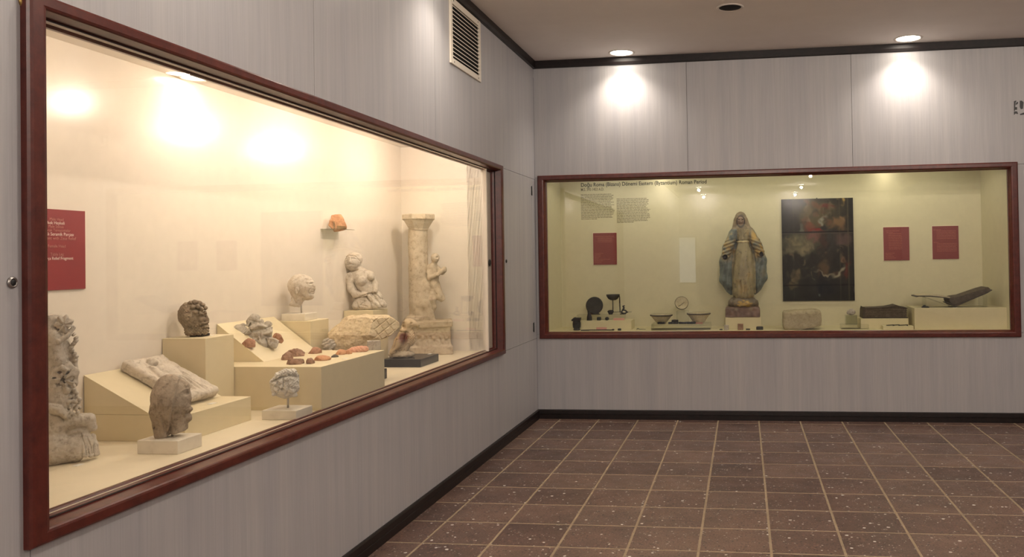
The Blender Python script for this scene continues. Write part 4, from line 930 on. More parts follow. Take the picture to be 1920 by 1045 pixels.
# ---- terracotta fragment on a clear wall bracket
p = hit(634, 430, 0, XW + 0.07)
br = thing('acrylic_bracket', 'clear acrylic bracket on the showcase wall under the terracotta piece', 'bracket', (XW, p[1], p[2]))
box('shelf', (XW, p[1] - 0.12, p[2] - 0.004), (XW + 0.125, p[1] + 0.14, p[2]), M['acrylic_edge'], br)
box('back_plate', (XW, p[1] - 0.12, p[2] - 0.07), (XW + 0.004, p[1] + 0.14, p[2] - 0.004), M['acrylic'], br)
box('stop', (XW + 0.121, p[1] - 0.12, p[2]), (XW + 0.125, p[1] + 0.02, p[2] + 0.02), M['acrylic_edge'], br)
box('upright', (XW + 0.10, p[1] - 0.13, p[2] - 0.01), (XW + 0.11, p[1] - 0.126, p[2] + 0.05), M['acrylic_edge'], br)
S = Site((XW + 0.07, p[1], p[2]))
def terra(g):
    d = g.e(634, 419, 0, 19, 18, 9); 
    for (u, v, nu, nv) in ((648, 420, 0.9, -0.35), (634, 402.5, 0, -1), (619, 412, -0.95, -0.3), (634, 434, 0.15, 1), (621, 428, -0.75, 0.66)): d = np.maximum(d, ((g.u - u) * nu + (g.v - v) * nv))
    d = ss(d, g.path([(639, 411, 9), (638, 419, 10), (645, 422, 8)], 0.9), 1.5); d = ss(d, g.e(622, 424, 9, 6, 10, 5, -30), 2)
    return d + g.n(7, 0.8, 95) + g.n(3, 0.4, 96, 1)
carve('terracotta_fragment', S, terra, ((612, 656), (398, 439), (-13, 13)), M['terracotta_orange'], h=0.7, label='orange terracotta fragment on the clear wall bracket', cat='fragment')

# ---- lettering helpers
def text_mesh(name, s, size, ext=0.0008, align='LEFT', width=None, bold=0.018):
    cu = bpy.data.curves.new(name, 'FONT'); cu.body = s; cu.size = size; cu.align_x = align; cu.extrude = ext; cu.resolution_u = 3; cu.offset = size * bold
    ob = bpy.data.objects.new(name, cu); C.objects.link(ob); bpy.context.view_layer.update()
    dg = bpy.context.evaluated_depsgraph_get(); me = bpy.data.meshes.new_from_object(ob.evaluated_get(dg)); bpy.data.objects.remove(ob)
    if width:
        xs = [v.co.x for v in me.vertices]; k = width / (max(xs) - min(xs))
        for v in me.vertices: v.co.x *= k
    return me
def words_me(name, x0, z0, widths, hh, th):
    """line of word-shaped strokes too small to read: broken bars"""
    V = []; Fc = []
    for (a, b) in widths:
        n = len(V)
        for yy in (0, -th):
            for (x, z) in ((a, z0), (b, z0), (b, z0 + hh), (a, z0 + hh)): V.append((x, yy, z))
        Fc += [(n, n + 1, n + 2, n + 3), (n + 7, n + 6, n + 5, n + 4), (n, n + 4, n + 5, n + 1), (n + 1, n + 5, n + 6, n + 2), (n + 2, n + 6, n + 7, n + 3), (n + 3, n + 7, n + 4, n)]
    return fix(mesh_of(name, V, Fc))
def word_run(rg, x0, length, hh):
    out = []; x = x0
    while x < x0 + length - hh:
        wl_ = rg.uniform(1.2, 5.5) * hh; out.append((x, min(x + wl_, x0 + length))); x += wl_ + hh * 0.55
    return out
# red panel in the left showcase
ye = hit(157, 470, 0, XW)[1]; za, zb = hit(157, 541.5, 0, XW)[2], hit(157, 396.5, 0, XW)[2]
rp = thing('red_panel', 'red text panel on the bright showcase wall, cut by the left frame', 'panel', (XW, ye - 0.16, za))
rb_ = box('board', (XW, ye - 0.40, za), (XW + 0.008, ye, zb), M['red_card'], rp)
box('board_edge', (XW, ye, za), (XW + 0.0075, ye + 0.003, zb + 0.002), M['card_edge'], rp)
for (u_end, v, s, mt, sz_) in ((119, 412, 'Male Head', 'print_pale', 0.020), (121, 419, 'Erkek Heykeli', 'print_white', 0.022), (119, 425.5, 'Male Statue', 'print_pale', 0.020), (132, 433, 'Pişmiş Toprak Terracottalar', 'print_pale', 0.020), (138, 440.5, 'Kabartmalı Seramik Parçası', 'print_white', 0.023), (142, 448, 'Fragment with Zeus Relief', 'print_pale', 0.022), (123, 462, 'Female Head', 'print_pale', 0.021), (119, 477, 'Table Leg', 'print_pale', 0.021), (137, 484.5, 'Parça Relief Fragment', 'print_white', 0.021)):
    p = hit(u_end, v, 0, XW + 0.008)
    me = text_mesh('lettering', s, sz_ * 0.86, 0.0004, 'RIGHT', None, 0.0)
    o = link('lettering', me, M[mt], rb_); o.rotation_euler = (math.pi / 2, 0, math.pi / 2)
    o.location = (0.0088 - rb_.location[0], p[1] - rp.location[1] - rb_.location[1], p[2] - za - 0.006 - rb_.location[2])
# tiny label cards
for (u, v, z, lb) in ((398, 757, 0.984, 'tiny white label card on the low plinth by the relief slab'), (397, 629.5, 1.268, 'tiny white label card beside the bearded head'), (146, 873, ZF, 'tiny white label card before the lion paw'), (806, 664, 0.926, 'tiny white label card on the black granite slab'), (648, 673, 1.096, 'tiny white label card near the orange clay pieces')):
    p = hit(u, v, 2, z); box_o = box('label_card', (p[0] - 0.012, p[1] - 0.02, z), (p[0] + 0.012, p[1] + 0.02, z + 0.0015), M['label_white']); tag(box_o, lb, 'label', 'label cards')

# ================================================================ FAR SHOWCASE
ZB = BZF
def bx_at(u0, u1, y): return hit(u0, 560, 1, y)[0], hit(u1, 560, 1, y)[0]
def zz(u, v, y): return hit(u, v, 1, y)[2]
def plinth_b(name, u0, u1, vtop, y0, y1, mat, label, cat='plinth', z0=None, bev=0.0015):
    x0, x1 = bx_at(u0, u1, y0); z1 = zz((u0 + u1) / 2, vtop, y0)
    o = box(name, (x0, y0, ZB if z0 is None else z0), (x1, y1, z1), mat, bev=bev); tag(o, label, cat); return o, z1
# ---- lettering on the back wall
def wall_text(parent, s, u0, u1, v, mat, size):
    a, b = hit(u0, v, 1, BYW), hit(u1, v, 1, BYW)
    me = text_mesh('lettering', s, size, 0.0005, 'LEFT', b[0] - a[0])
    zb_ = (a[2] + hit(u1, v, 1, BYW)[2]) / 2
    o = link('lettering', me, mat, parent); o.rotation_euler = (math.pi / 2, 0, 0)
    mnx = min(q.co.x for q in me.vertices)
    o.location = (a[0] - mnx - parent.location[0], BYW - 0.001 - parent.location[1], a[2] - parent.location[2]); return o
a0 = hit(1089, 351, 1, BYW)
tt = thing('wall_title', 'dark heading lettering about the Eastern Roman period on the far showcase wall', 'lettering', (a0[0], BYW, a0[2] - 0.6))
wall_text(tt, 'Doğu Roma (Bizans) Dönemi Eastern (Byzantium) Roman Period', 1089.5, 1325, 350.5, M['print_dark'], 0.058)
wall_text(tt, 'M.S. 395-1453 A.D.', 1089.5, 1132.5, 358.5, M['print_mid'], 0.044)
rg = random.Random(11)
def para(parent, u0, u1, v0, v1, n, mat):
    x0, x1 = hit(u0, v0, 1, BYW)[0], hit(u1, v0, 1, BYW)[0]; za, zb_ = hit(u0, v0, 1, BYW)[2], hit(u0, v1, 1, BYW)[2]
    for k in range(n):
        z_ = za + (zb_ - za) * k / (n - 1); L = (x1 - x0) * (0.5 if k == n - 1 else rg.uniform(0.88, 1.0))
        me = words_me('text_line', 0, 0, word_run(rg, 0, L, 0.0075), 0.0066, 0.0006)
        link('text_line', me, mat, parent, loc=(x0 - parent.location[0], BYW - 0.0002 - parent.location[1], z_ - parent.location[2]))
a1 = hit(1089, 412, 1, BYW)
t1 = thing('wall_text', 'left column of small print under the wall heading', 'lettering', (a1[0], BYW, a1[2])); para(t1, 1089, 1152, 366, 412, 19, M['print_mid'])
a1 = hit(1156, 418, 1, BYW)
t2 = thing('wall_text', 'right column of small print under the wall heading', 'lettering', (a1[0], BYW, a1[2])); para(t2, 1156, 1219, 374, 418, 18, M['print_mid'])
# ---- red panels
def red_panel(u0, u1, v0, v1, label, rows):
    p0, p1 = hit(u0, v1, 1, BYW), hit(u1, v0, 1, BYW); um = (u0 + u1) / 2
    za, zb_ = hit(um, v1, 1, BYW)[2], hit(um, v0, 1, BYW)[2]
    t_ = thing('red_panel', label, 'panel', ((p0[0] + p1[0]) / 2, BYW, za), 'red panels in the far showcase')
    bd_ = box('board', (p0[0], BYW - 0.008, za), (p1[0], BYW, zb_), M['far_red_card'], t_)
    box('board_edge', (p0[0] - 0.004, BYW - 0.007, za), (p0[0], BYW, zb_ + 0.004), M['card_edge'], t_); box('board_edge', (p0[0], BYW - 0.007, zb_), (p1[0], BYW, zb_ + 0.004), M['card_edge'], t_)
    r2 = random.Random(u0)
    for (f, a, b) in rows:
        me = words_me('text_line', 0, 0, word_run(r2, 0, (p1[0] - p0[0]) * (b - a), 0.0075), 0.0055, 0.0006)
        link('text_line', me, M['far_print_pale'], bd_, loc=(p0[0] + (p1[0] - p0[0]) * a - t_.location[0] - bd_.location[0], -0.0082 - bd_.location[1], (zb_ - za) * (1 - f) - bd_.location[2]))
red_panel(1113, 1156, 437, 496.5, 'red text panel left of the bowls, under the wall print', [(0.12, 0.1, 0.9)] + [(0.17 + 0.04 * k, 0.2, 0.82) for k in range(4)] + [(0.65 + 0.047 * k, 0.05, (0.42, 0.32, 0.3, 0.25, 0.72, 0.4, 0.35)[k]) for k in range(7)])
red_panel(1657, 1704, 426, 488.5, 'red text panel nearer the dark painting', [(0.12, 0.1, 0.62), (0.17, 0.12, 0.4)] + [(0.21 + 0.05 * k, 0.2, 0.72) for k in range(10)] + [(0.79 + 0.048 * k, 0.06, (0.42, 0.34, 0.4, 0.5)[k]) for k in range(4)])
red_panel(1748.5, 1796.5, 424, 486, 'rightmost red text panel, above the open book', [(0.12, 0.05, 0.35)] + [(0.16 + 0.045 * k, 0.17, 0.9) for k in range(6)] + [(0.50, 0.05, 0.25)] + [(0.54 + 0.045 * k, 0.17, 0.92) for k in range(6)])
# ---- dark old painting on a wooden board
def painting():
    nu, nv = 100, 140; um, vm = 1533.5, 468.5; Wd, Hd = 134.0, 192.0
    A, B = hit(1466.5, 468, 1, BYW - 0.02), hit(1601, 468, 1, BYW - 0.02); zb_, zt_ = zz(um, 564.5, BYW - 0.02), zz(um, 372.5, BYW - 0.02)
    t_ = thing('old_painting', 'dark cracked religious painting on a wooden board', 'painting', ((A[0] + B[0]) / 2, BYW, zb_))
    a = np.linspace(0, 1, nu); b = np.linspace(0, 1, nv); Ag, Bg = np.meshgrid(a, b, indexing='ij')   # b from top to bottom
    col = np.zeros((nu, nv, 3)) + np.array([0.018, 0.017, 0.014])
    nz = noise3(Ag * 100, Bg * 140, 0 * Ag, 9, 3) * 0.6 + noise3(Ag * 100, Bg * 140, 0 * Ag, 4, 5) * 0.4
    col *= (1 + 0.5 * nz[..., None])
    wx = 0.045 * noise3(Ag * 100, Bg * 140, 0 * Ag + 3, 8, 1) + 0.02 * noise3(Ag * 100, Bg * 140, 0 * Ag + 3, 3.2, 2)
    wy = 0.032 * noise3(Ag * 100, Bg * 140, 0 * Ag + 9, 8, 4) + 0.015 * noise3(Ag * 100, Bg * 140, 0 * Ag + 9, 3.2, 6)
    def blob(x, y, rx, ry, c, k=1.0, rot=0):
        nonlocal col
        cc, sn = math.cos(math.radians(rot)), math.sin(math.radians(rot)); dx, dy = Ag + wx - x, Bg + wy - y
        d = ((dx * cc + dy * sn) / rx) ** 2 + ((-dx * sn + dy * cc) / ry) ** 2
        m = (np.exp(-d ** 1.5 * 1.3) * k * (1.05 + 0.6 * nz)).clip(0, 1)[..., None]; col = col * (1 - m) + np.array(c) * 0.95 * m
    # upper glory
    blob(0.50, 0.16, 0.30, 0.17, (0.085, 0.068, 0.030)); blob(0.36, 0.12, 0.05, 0.09, (0.13, 0.10, 0.045), 0.8, 40); blob(0.49, 0.05, 0.06, 0.04, (0.11, 0.055, 0.022)); blob(0.64, 0.08, 0.11, 0.035, (0.11, 0.022, 0.012)); blob(0.47, 0.10, 0.12, 0.02, (0.14, 0.10, 0.05), 0.8, -20)
    blob(0.37, 0.20, 0.03, 0.03, (0.20, 0.13, 0.075)); blob(0.38, 0.27, 0.06, 0.06, (0.17, 0.055, 0.025)); blob(0.45, 0.32, 0.10, 0.025, (0.20, 0.014, 0.010)); blob(0.60, 0.21, 0.09, 0.03, (0.24, 0.23, 0.17), 0.9, -35); blob(0.58, 0.28, 0.09, 0.03, (0.02, 0.02, 0.018)); blob(0.30, 0.30, 0.03, 0.05, (0.12, 0.12, 0.09))
    blob(0.80, 0.25, 0.09, 0.06, (0.17, 0.10, 0.045)); blob(0.84, 0.21, 0.03, 0.03, (0.20, 0.12, 0.06)); blob(0.76, 0.22, 0.025, 0.025, (0.18, 0.10, 0.05)); blob(0.83, 0.02, 0.022, 0.045, (0.36, 0.24, 0.07))
    # middle
    blob(0.24, 0.45, 0.26, 0.11, (0.125, 0.115, 0.068), 0.95); blob(0.18, 0.42, 0.06, 0.035, (0.24, 0.19, 0.10), 0.8, 20); blob(0.32, 0.48, 0.10, 0.03, (0.23, 0.18, 0.10), 0.8, -25); blob(0.44, 0.38, 0.10, 0.05, (0.16, 0.075, 0.06)); blob(0.86, 0.40, 0.13, 0.07, (0.095, 0.058, 0.052)); blob(0.15, 0.52, 0.2, 0.03, (0.16, 0.14, 0.08), 0.7)
    blob(0.57, 0.42, 0.07, 0.08, (0.055, 0.026, 0.018)); blob(0.60, 0.55, 0.10, 0.13, (0.030, 0.024, 0.018)); blob(0.68, 0.42, 0.07, 0.10, (0.035, 0.032, 0.028))
    # crowd below
    blob(0.12, 0.57, 0.03, 0.025, (0.15, 0.10, 0.06)); blob(0.22, 0.58, 0.05, 0.04, (0.02, 0.017, 0.012)); blob(0.42, 0.58, 0.06, 0.045, (0.018, 0.015, 0.012)); blob(0.30, 0.60, 0.03, 0.02, (0.12, 0.09, 0.05)); blob(0.22, 0.74, 0.045, 0.085, (0.16, 0.12, 0.06), 0.9, 35); blob(0.15, 0.84, 0.05, 0.03, (0.13, 0.095, 0.045), 0.8, 30)
    blob(0.57, 0.67, 0.08, 0.06, (0.09, 0.055, 0.028)); blob(0.63, 0.735, 0.13, 0.012, (0.24, 0.20, 0.13), 0.9, 4); blob(0.78, 0.72, 0.10, 0.022, (0.28, 0.25, 0.17), 0.95, -32); blob(0.82, 0.56, 0.07, 0.05, (0.013, 0.012, 0.01)); blob(0.84, 0.61, 0.03, 0.03, (0.17, 0.10, 0.055)); blob(0.90, 0.70, 0.05, 0.10, (0.10, 0.022, 0.014)); blob(0.60, 0.87, 0.16, 0.10, (0.006, 0.008, 0.011), 0.95); blob(0.10, 0.90, 0.12, 0.08, (0.022, 0.024, 0.02), 0.6); blob(0.50, 0.92, 0.02, 0.015, (0.13, 0.13, 0.11), 0.8)
    rp_ = random.Random(23)
    def dabs(n, x0, x1, y0, y1, pal, r0, r1):
        for _ in range(n): blob(rp_.uniform(x0, x1), rp_.uniform(y0, y1), rp_.uniform(r0, r1), rp_.uniform(r0, r1) * 0.6, pal[rp_.randrange(len(pal))], rp_.uniform(0.35, 0.8), rp_.uniform(-70, 70))
    dabs(26, 0.28, 0.72, 0.03, 0.30, [(0.10, 0.08, 0.04), (0.03, 0.025, 0.018), (0.13, 0.06, 0.03), (0.15, 0.12, 0.07)], 0.015, 0.05)
    dabs(26, 0.02, 0.45, 0.37, 0.53, [(0.15, 0.13, 0.08), (0.09, 0.08, 0.05), (0.20, 0.16, 0.09)], 0.015, 0.05)
    dabs(34, 0.02, 0.50, 0.56, 0.80, [(0.02, 0.018, 0.014), (0.06, 0.05, 0.03), (0.10, 0.075, 0.045), (0.03, 0.03, 0.024)], 0.012, 0.04)
    dabs(26, 0.50, 0.95, 0.45, 0.76, [(0.02, 0.016, 0.013), (0.07, 0.035, 0.022), (0.045, 0.04, 0.032), (0.11, 0.075, 0.045)], 0.012, 0.04)
    col[:, (np.abs(b - 0.325) < 0.008)] *= 0.12; col[:, (np.abs(b - 0.335) < 0.004)] = col[:, (np.abs(b - 0.335) < 0.004)] * 0.4 + np.array([0.10, 0.08, 0.06]) * 0.6; col[:, (np.abs(b - 0.845) < 0.008)] *= 0.25
    for cx_, k in ((0.165, 0.25), (0.81, 0.5), (0.925, 0.6)):
        m = (np.abs(a - cx_) < 0.006); col[m] = col[m] * (1 - k * 0.5) + np.array([0.13, 0.10, 0.06]) * k * 0.5
    X = A[0] + (B[0] - A[0]) * Ag; Z = zt_ + (zb_ - zt_) * Bg
    X = np.where((Ag > 0.98) & (Bg > 0.86) & (Bg < 0.92), X - 0.02, X)
    V = np.stack([X - t_.location[0], np.full_like(X, -0.022) - 0.0006 * nz, Z - zb_], -1).reshape(-1, 3)
    ii = np.arange(nu - 1)[:, None] * nv + np.arange(nv - 1)[None]; Q = np.stack([ii, ii + 1, ii + nv + 1, ii + nv], -1).reshape(-1, 4)
    me = np_mesh('canvas', V, Q); at_ = me.attributes.new('paint', 'FLOAT_COLOR', 'POINT'); at_.data.foreach_set('color', np.concatenate([col.clip(0, 1).reshape(-1, 3), np.ones((nu * nv, 1))], 1).astype(np.float32).ravel())
    link('painted_face', me, M['oil_painting'], t_)
    xs = np.linspace(A[0], B[0], 5)
    for k in range(4): box('plank', (xs[k] + 0.0008, BYW - 0.0215, zb_ + 0.001), (xs[k + 1] - 0.0008, BYW, zt_ - 0.001), M['dark_wood'], t_)
    box('hook', ((A[0] + B[0]) / 2 - 0.006, BYW - 0.012, zt_ - 0.002), ((A[0] + B[0]) / 2 + 0.006, BYW, zt_ + 0.008), M['black_plastic'], t_)
painting()

# ---- plinths and clear boxes
YA = 0.22
pl1, z_l = plinth_b('display_plinth', 1088, 1183, 601.5, 0.20, 0.46, M['far_plinth'], 'low cream plinth with small bronzes at the left of the far showcase')
ub, z_u = plinth_b('acrylic_box', 1081, 1169, 590.5, 0.30, 0.45, M['acrylic'], 'clear acrylic box carrying the bronze disc and pan', 'stand', z0=z_l + 0.0005, bev=0.001)
ab, z_b = plinth_b('acrylic_box', 1220, 1331, 608, 0.12, 0.40, M['acrylic'], 'low wide clear acrylic box under the two pottery bowls', 'stand', bev=0.001)
ab2, z_b2 = plinth_b('acrylic_box', 1268, 1290, 583, 0.26, 0.36, M['acrylic'], 'tall clear acrylic block under the small tilted dish', 'stand', z0=z_b + 0.0005, bev=0.001)
pv, z_v = plinth_b('display_plinth', 1359.5, 1426, 595.5, 0.18, 0.44, M['far_plinth'], 'cream plinth under the robed woman statue')
ab3, z_3 = plinth_b('acrylic_box', 1577, 1628, 609, 0.14, 0.30, M['acrylic'], 'low clear acrylic box under the small block with the figurine', 'stand', bev=0.001)
ab4, z_4 = plinth_b('acrylic_box', 1585.5, 1606.5, 591.5, 0.17, 0.27, M['acrylic_edge'], 'small clear acrylic block under the grey figurine', 'stand', z0=z_3 + 0.0005, bev=0.001)
pb_, z_p = plinth_b('display_plinth', 1613, 1702.5, 597.5, 0.20, 0.46, M['far_plinth'], 'cream plinth under the thick closed book')
pk_, z_k = plinth_b('display_plinth', 1655, 1712, 612, 0.07, 0.19, M['far_plinth'], 'lowest small cream plinth with the dark keys')
pr_, z_r = plinth_b('display_plinth', 1714, 1893, 577.5, 0.10, 0.50, M['far_plinth'], 'large cream plinth under the open book at the right end')
pr_.scale.x = 1.0
# ---- bronzes on the left
def seat(u, y, z): return Site((hit(u, 590, 1, y)[0], y, z))
S = seat(1115, 0.36, z_u); P_ = S.sz
dd = thing('bronze_disc', 'dark round bronze disc leaning on the clear box', 'disc', tuple(S.O))
me = lathe_me('disc', [(0.001, 0), (15 * P_, 0.0), (16.4 * P_, 0.004), (16.4 * P_, 0.008), (15 * P_, 0.010), (12 * P_, 0.006), (0.001, 0.006)], 40); link('plate', me, M['bronze_dark'], dd, loc=(0, 0, 16.6 * P_), rot=(math.radians(80), 0, 0))
me = prism_me('handle', [(-14 * P_, 10 * P_), (-8 * P_, 14 * P_), (-3 * P_, 2 * P_), (-4 * P_, 0), (-13 * P_, 0)], 1, -0.006, 0.006); link('handle', me, M['bronze_dark'], dd)
me = prism_me('foot', [(-4 * P_, 0), (11 * P_, 0), (8 * P_, 2.2 * P_), (0, 3 * P_)], 1, -0.03, 0.005); link('foot', me, M['bronze_dark'], dd)
S = seat(1145, 0.36, z_u); P_ = S.sz; xo = lambda u: (u - S.u0) * S.sx
zz0 = lambda v: (S.v0 - v) * S.sz
pn = thing('bronze_lamp_stand', 'bronze pan on a thin stem with a small lamp foot', 'lamp stand', tuple(S.O))
ph = S.v0 - 552.5
me = lathe_me('pan', [(0.001, (ph - 11) * P_), (5 * P_, (ph - 10.6) * P_), (9 * P_, (ph - 8.2) * P_), (12 * P_, (ph - 4) * P_), (13 * P_, ph * P_), (12.4 * P_, ph * P_), (10 * P_, (ph - 4.6) * P_), (0.001, (ph - 9) * P_)], 32); link('pan', me, M['bronze_dark'], pn, loc=(xo(1150), 0, 0))
link('stem', tube_me('stem', [(xo(1149.5), 0, (ph - 10) * P_), (xo(1149.5), 0, 5 * P_)], 0.005, 8), M['bronze_dark'], pn)
me = lathe_me('foot', [(3.5 * P_, 0), (4.5 * P_, 2 * P_), (6 * P_, 4.5 * P_), (6.2 * P_, 6 * P_), (3 * P_, 8 * P_), (0.6 * P_, 8.2 * P_)], 20); link('foot', me, M['bronze_dark'], pn, loc=(xo(1145), 0, 0))
link('hook', tube_me('hook', [(xo(1161), 0, ph * P_), (xo(1162.5), 0, (ph - 4) * P_), (xo(1162.5), 0, (ph - 14) * P_), (xo(1163), 0, 3 * P_)], [0.003, 0.004, 0.007, 0.005], 8), M['bronze_dark'], pn)
link('cross_rod', tube_me('cross_rod', [(xo(1150), 0, 4 * P_), (xo(1164), 0, 4.5 * P_)], 0.003, 6), M['bronze_dark'], pn)
S = seat(1170, 0.34, z_u)
def fig(g):
    vb = S.v0; d = g.path([(1165, vb - 4, 0), (1168, vb - 8.5, 0), (1173, vb - 7, 0), (1176, vb - 4, 0), (1171, vb - 1.4, 0), (1166, vb - 3, 0)], 1.3, 1); d = su(d, g.path([(1168, vb - 8, 0), (1170, vb - 12, 0), (1168.5, vb - 15, 0), (1171, vb - 16.2, 0)], [1.7, 1.5, 1.3, 1.0], 1), 1)
    d = su(d, g.path([(1176, vb - 4, 0), (1184, vb - 4.4, 0)], 0.45, 1), 0.5); return su(d, g.path([(1163, vb - 0.8, 0), (1173, vb - 0.8, 0)], 0.9), 0.6)
carve('bronze_figure', S, fig, ((1160, 1187), (S.v0 - 19, S.v0 + 2), (-3, 3)), M['bronze_dark'], h=0.3, label='little openwork bronze bird figure at the right of the pan', cat='figurine', floor=z_u)
S = seat(1105, 0.24, z_l); P_ = S.sz
o = link('bronze_bell', lathe_me('bell', [(5.2 * P_, 0), (4.6 * P_, 7 * P_), (3 * P_, 13 * P_), (1.2 * P_, 15.5 * P_), (0.3 * P_, 16 * P_)], 20), M['bronze_dark'], loc=tuple(S.O)); tag(o, 'dark bell-shaped bronze weight in front of the disc', 'weight')
S = seat(1123, 0.24, z_l); o = link('bronze_weight', box_me('wt', (-3.8 * P_, -3.5 * P_, 0), (3.8 * P_, 3.5 * P_, 6.2 * P_), 1.2 * P_, 2), M['bronze_dark'], loc=tuple(S.O)); tag(o, 'small dark square weight beside the bell-shaped one', 'weight')
S = seat(1138, 0.24, z_l); o = link('bronze_weight', lathe_me('wt2', [(1.6 * P_, 0), (3.2 * P_, 1.2 * P_), (3.8 * P_, 3.2 * P_), (3 * P_, 5.4 * P_), (1.2 * P_, 6.4 * P_)], 20), M['bronze_dark'], loc=tuple(S.O)); tag(o, 'small dark round weight beside the square one', 'weight')
def card(u0, u1, v, y, z, mat, label, hh=4.0, tilt=-0.9):
    S = seat((u0 + u1) / 2, y, z); w_ = (u1 - u0) / 2 * S.sx
    o = link('label_card', prism_me('card', [(0, 0), (0.025, hh * S.sz * 0.9), (0.027, hh * S.sz * 0.9), (0.03, 0)], 0, -w_, w_), mat, loc=tuple(S.O)); return tag(o, label, 'label', 'pink label cards')
card(1149.5, 1170, 601, 0.23, z_l, M['label_pink'], 'long pink label card on the low cream plinth', 4.2)
card(1117, 1136.5, 614, 0.14, ZB, M['label_pink'], 'pink label card on the floor before the low plinth', 6)
card(1297, 1317, 609, 0.15, z_b, M['label_pink'], 'pink label card under the right bowl', 2.6)
S = seat(1081, 0.17, ZB); P_ = S.sz
pt = thing('bronze_pot', 'dark squat bronze pot with a flat wide mouth piece', 'pot', tuple(S.O))
hb = (S.v0 - 602) * P_; ht = (S.v0 - 596) * P_
link('body', lathe_me('body', [(6 * P_, 0), (6.5 * P_, 2 * P_), (5.5 * P_, 3 * P_), (7.4 * P_, 6 * P_), (7.8 * P_, hb * 0.7), (7.0 * P_, hb - 0.4 * P_), (5 * P_, hb)], 24), M['bronze_dark'], pt)
link('mouth', prism_me('mouth', [(-8.5 * P_, hb), (7 * P_, hb), (8 * P_, ht), (-1 * P_, ht), (-3.5 * P_, ht + 1 * P_), (-9 * P_, hb + 2.5 * P_)], 1, -0.035, 0.035), M['bronze_dark'], pt)
for k, (ua, ub_, yy, h0, h1) in enumerate(((1089, 1150, 0.135, 3.4, 4.0), (1088, 1146, 0.105, 1.2, 1.6))):
    S = seat((ua + ub_) / 2, yy, ZB); w_ = (ub_ - ua) / 2 * S.sx; P_ = S.sz
    fk = thing('bronze_rod', ['long thin bronze rod with a bent end lying before the plinth', 'long flat bronze rod lying nearest the frame'][k], 'rod', tuple(S.O))
    link('shaft', tube_me('shaft', [(-w_, 0, 0.004), (-w_ * 0.3, 0, 0.006), (w_ * 0.7, 0.0, 0.006), (w_ * 0.95, 0.01, 0.005), (w_, 0.02, 0.004)], 0.004, 8), M['bronze_dark'], fk)
    link('blade', box_me('blade', (-w_, -0.009, 0.0), (-w_ * 0.45, 0.009, 0.007), 0.002), M['bronze_dark'], fk)
S = seat(1149, 0.12, ZB); P_ = S.sz; o = link('bronze_bead', lathe_me('bead', [(1 * P_, 0), (2.6 * P_, 0.6 * P_), (2.6 * P_, 2.2 * P_), (1 * P_, 3 * P_)], 14), M['bronze_dark'], loc=tuple(S.O)); tag(o, 'tiny dark oval bead at the rods\' right end', 'bead')
S = seat(1161, 0.12, ZB); o = link('bronze_weight', box_me('wt3', (-3 * P_, -3 * P_, 0), (3 * P_, 3 * P_, 3.8 * P_), 0.8 * P_, 2), M['bronze_dark'], loc=tuple(S.O)); tag(o, 'tiny dark cube on the floor right of the rods', 'weight')
S = seat(1202, 0.2, ZB); o = link('bronze_pin', tube_me('pin', [(-0.05, 0, 0.004), (-0.035, 0, 0.012), (-0.02, 0, 0.005), (0.045, 0, 0.004)], [0.003, 0.005, 0.003, 0.002], 8), M['bronze_dark'], loc=tuple(S.O)); tag(o, 'thin dark pin on the floor between plinth and bowls', 'pin')
# ---- pottery
def bowl(u, y, z, r, h_, foot, label, tilt=0, group='pottery bowls'):
    S = seat(u, y, z); P_ = S.sz; t_ = thing('pottery_bowl', label, 'bowl', tuple(S.O), group)
    prof = [(0.001, 0.6 * P_), (foot * 0.8 * P_, 0.6 * P_), (foot * 0.85 * P_, 0), (foot * P_, 0), (foot * P_, 2 * P_), (foot * 1.2 * P_, 3 * P_), (r * 0.72 * P_, h_ * 0.52 * P_), (r * 0.93 * P_, h_ * 0.85 * P_), (r * P_, h_ * P_), (r * 0.96 * P_, h_ * P_), (r * 0.68 * P_, h_ * 0.58 * P_), (foot * P_, 4 * P_), (0.001, 3.4 * P_)]
    o = link('body', lathe_me('body', prof, 48, True, close=False), M['pottery_glaze'], t_)
    rb = link('rim_band', lathe_me('rim', [(r * 0.965 * P_, (h_ - 0.2) * P_), (r * 1.012 * P_, (h_ - 2.2) * P_), (r * 1.02 * P_, h_ * P_), (r * 0.96 * P_, (h_ + 0.4) * P_)], 48, True, close=False), M['bronze_dark'] if False else M['pebble_dark'], t_)
    if tilt: o.rotation_euler = (tilt, 0.25, 0); rb.rotation_euler = (tilt, 0.25, 0); o.location = rb.location = (0, 0.02, r * 0.92 * P_)
    return t_, P_
bowl(1240, 0.22, z_b, 21, 16.5, 9, 'wide pottery bowl at the left on the clear box')
bowl(1310, 0.22, z_b, 22, 19, 9.5, 'deeper pottery bowl at the right above a pink card')
t_, P_ = bowl(1278, 0.33, z_b2, 12.5, 7, 5, 'small pottery dish tilted on the tall clear block', math.radians(68))
link('painted_figure', tube_me('pf', [(-0.03, -0.038, 0.045), (0.0, -0.040, 0.06), (0.03, -0.035, 0.085)], 0.003, 6), M['pebble_dark'], t_)
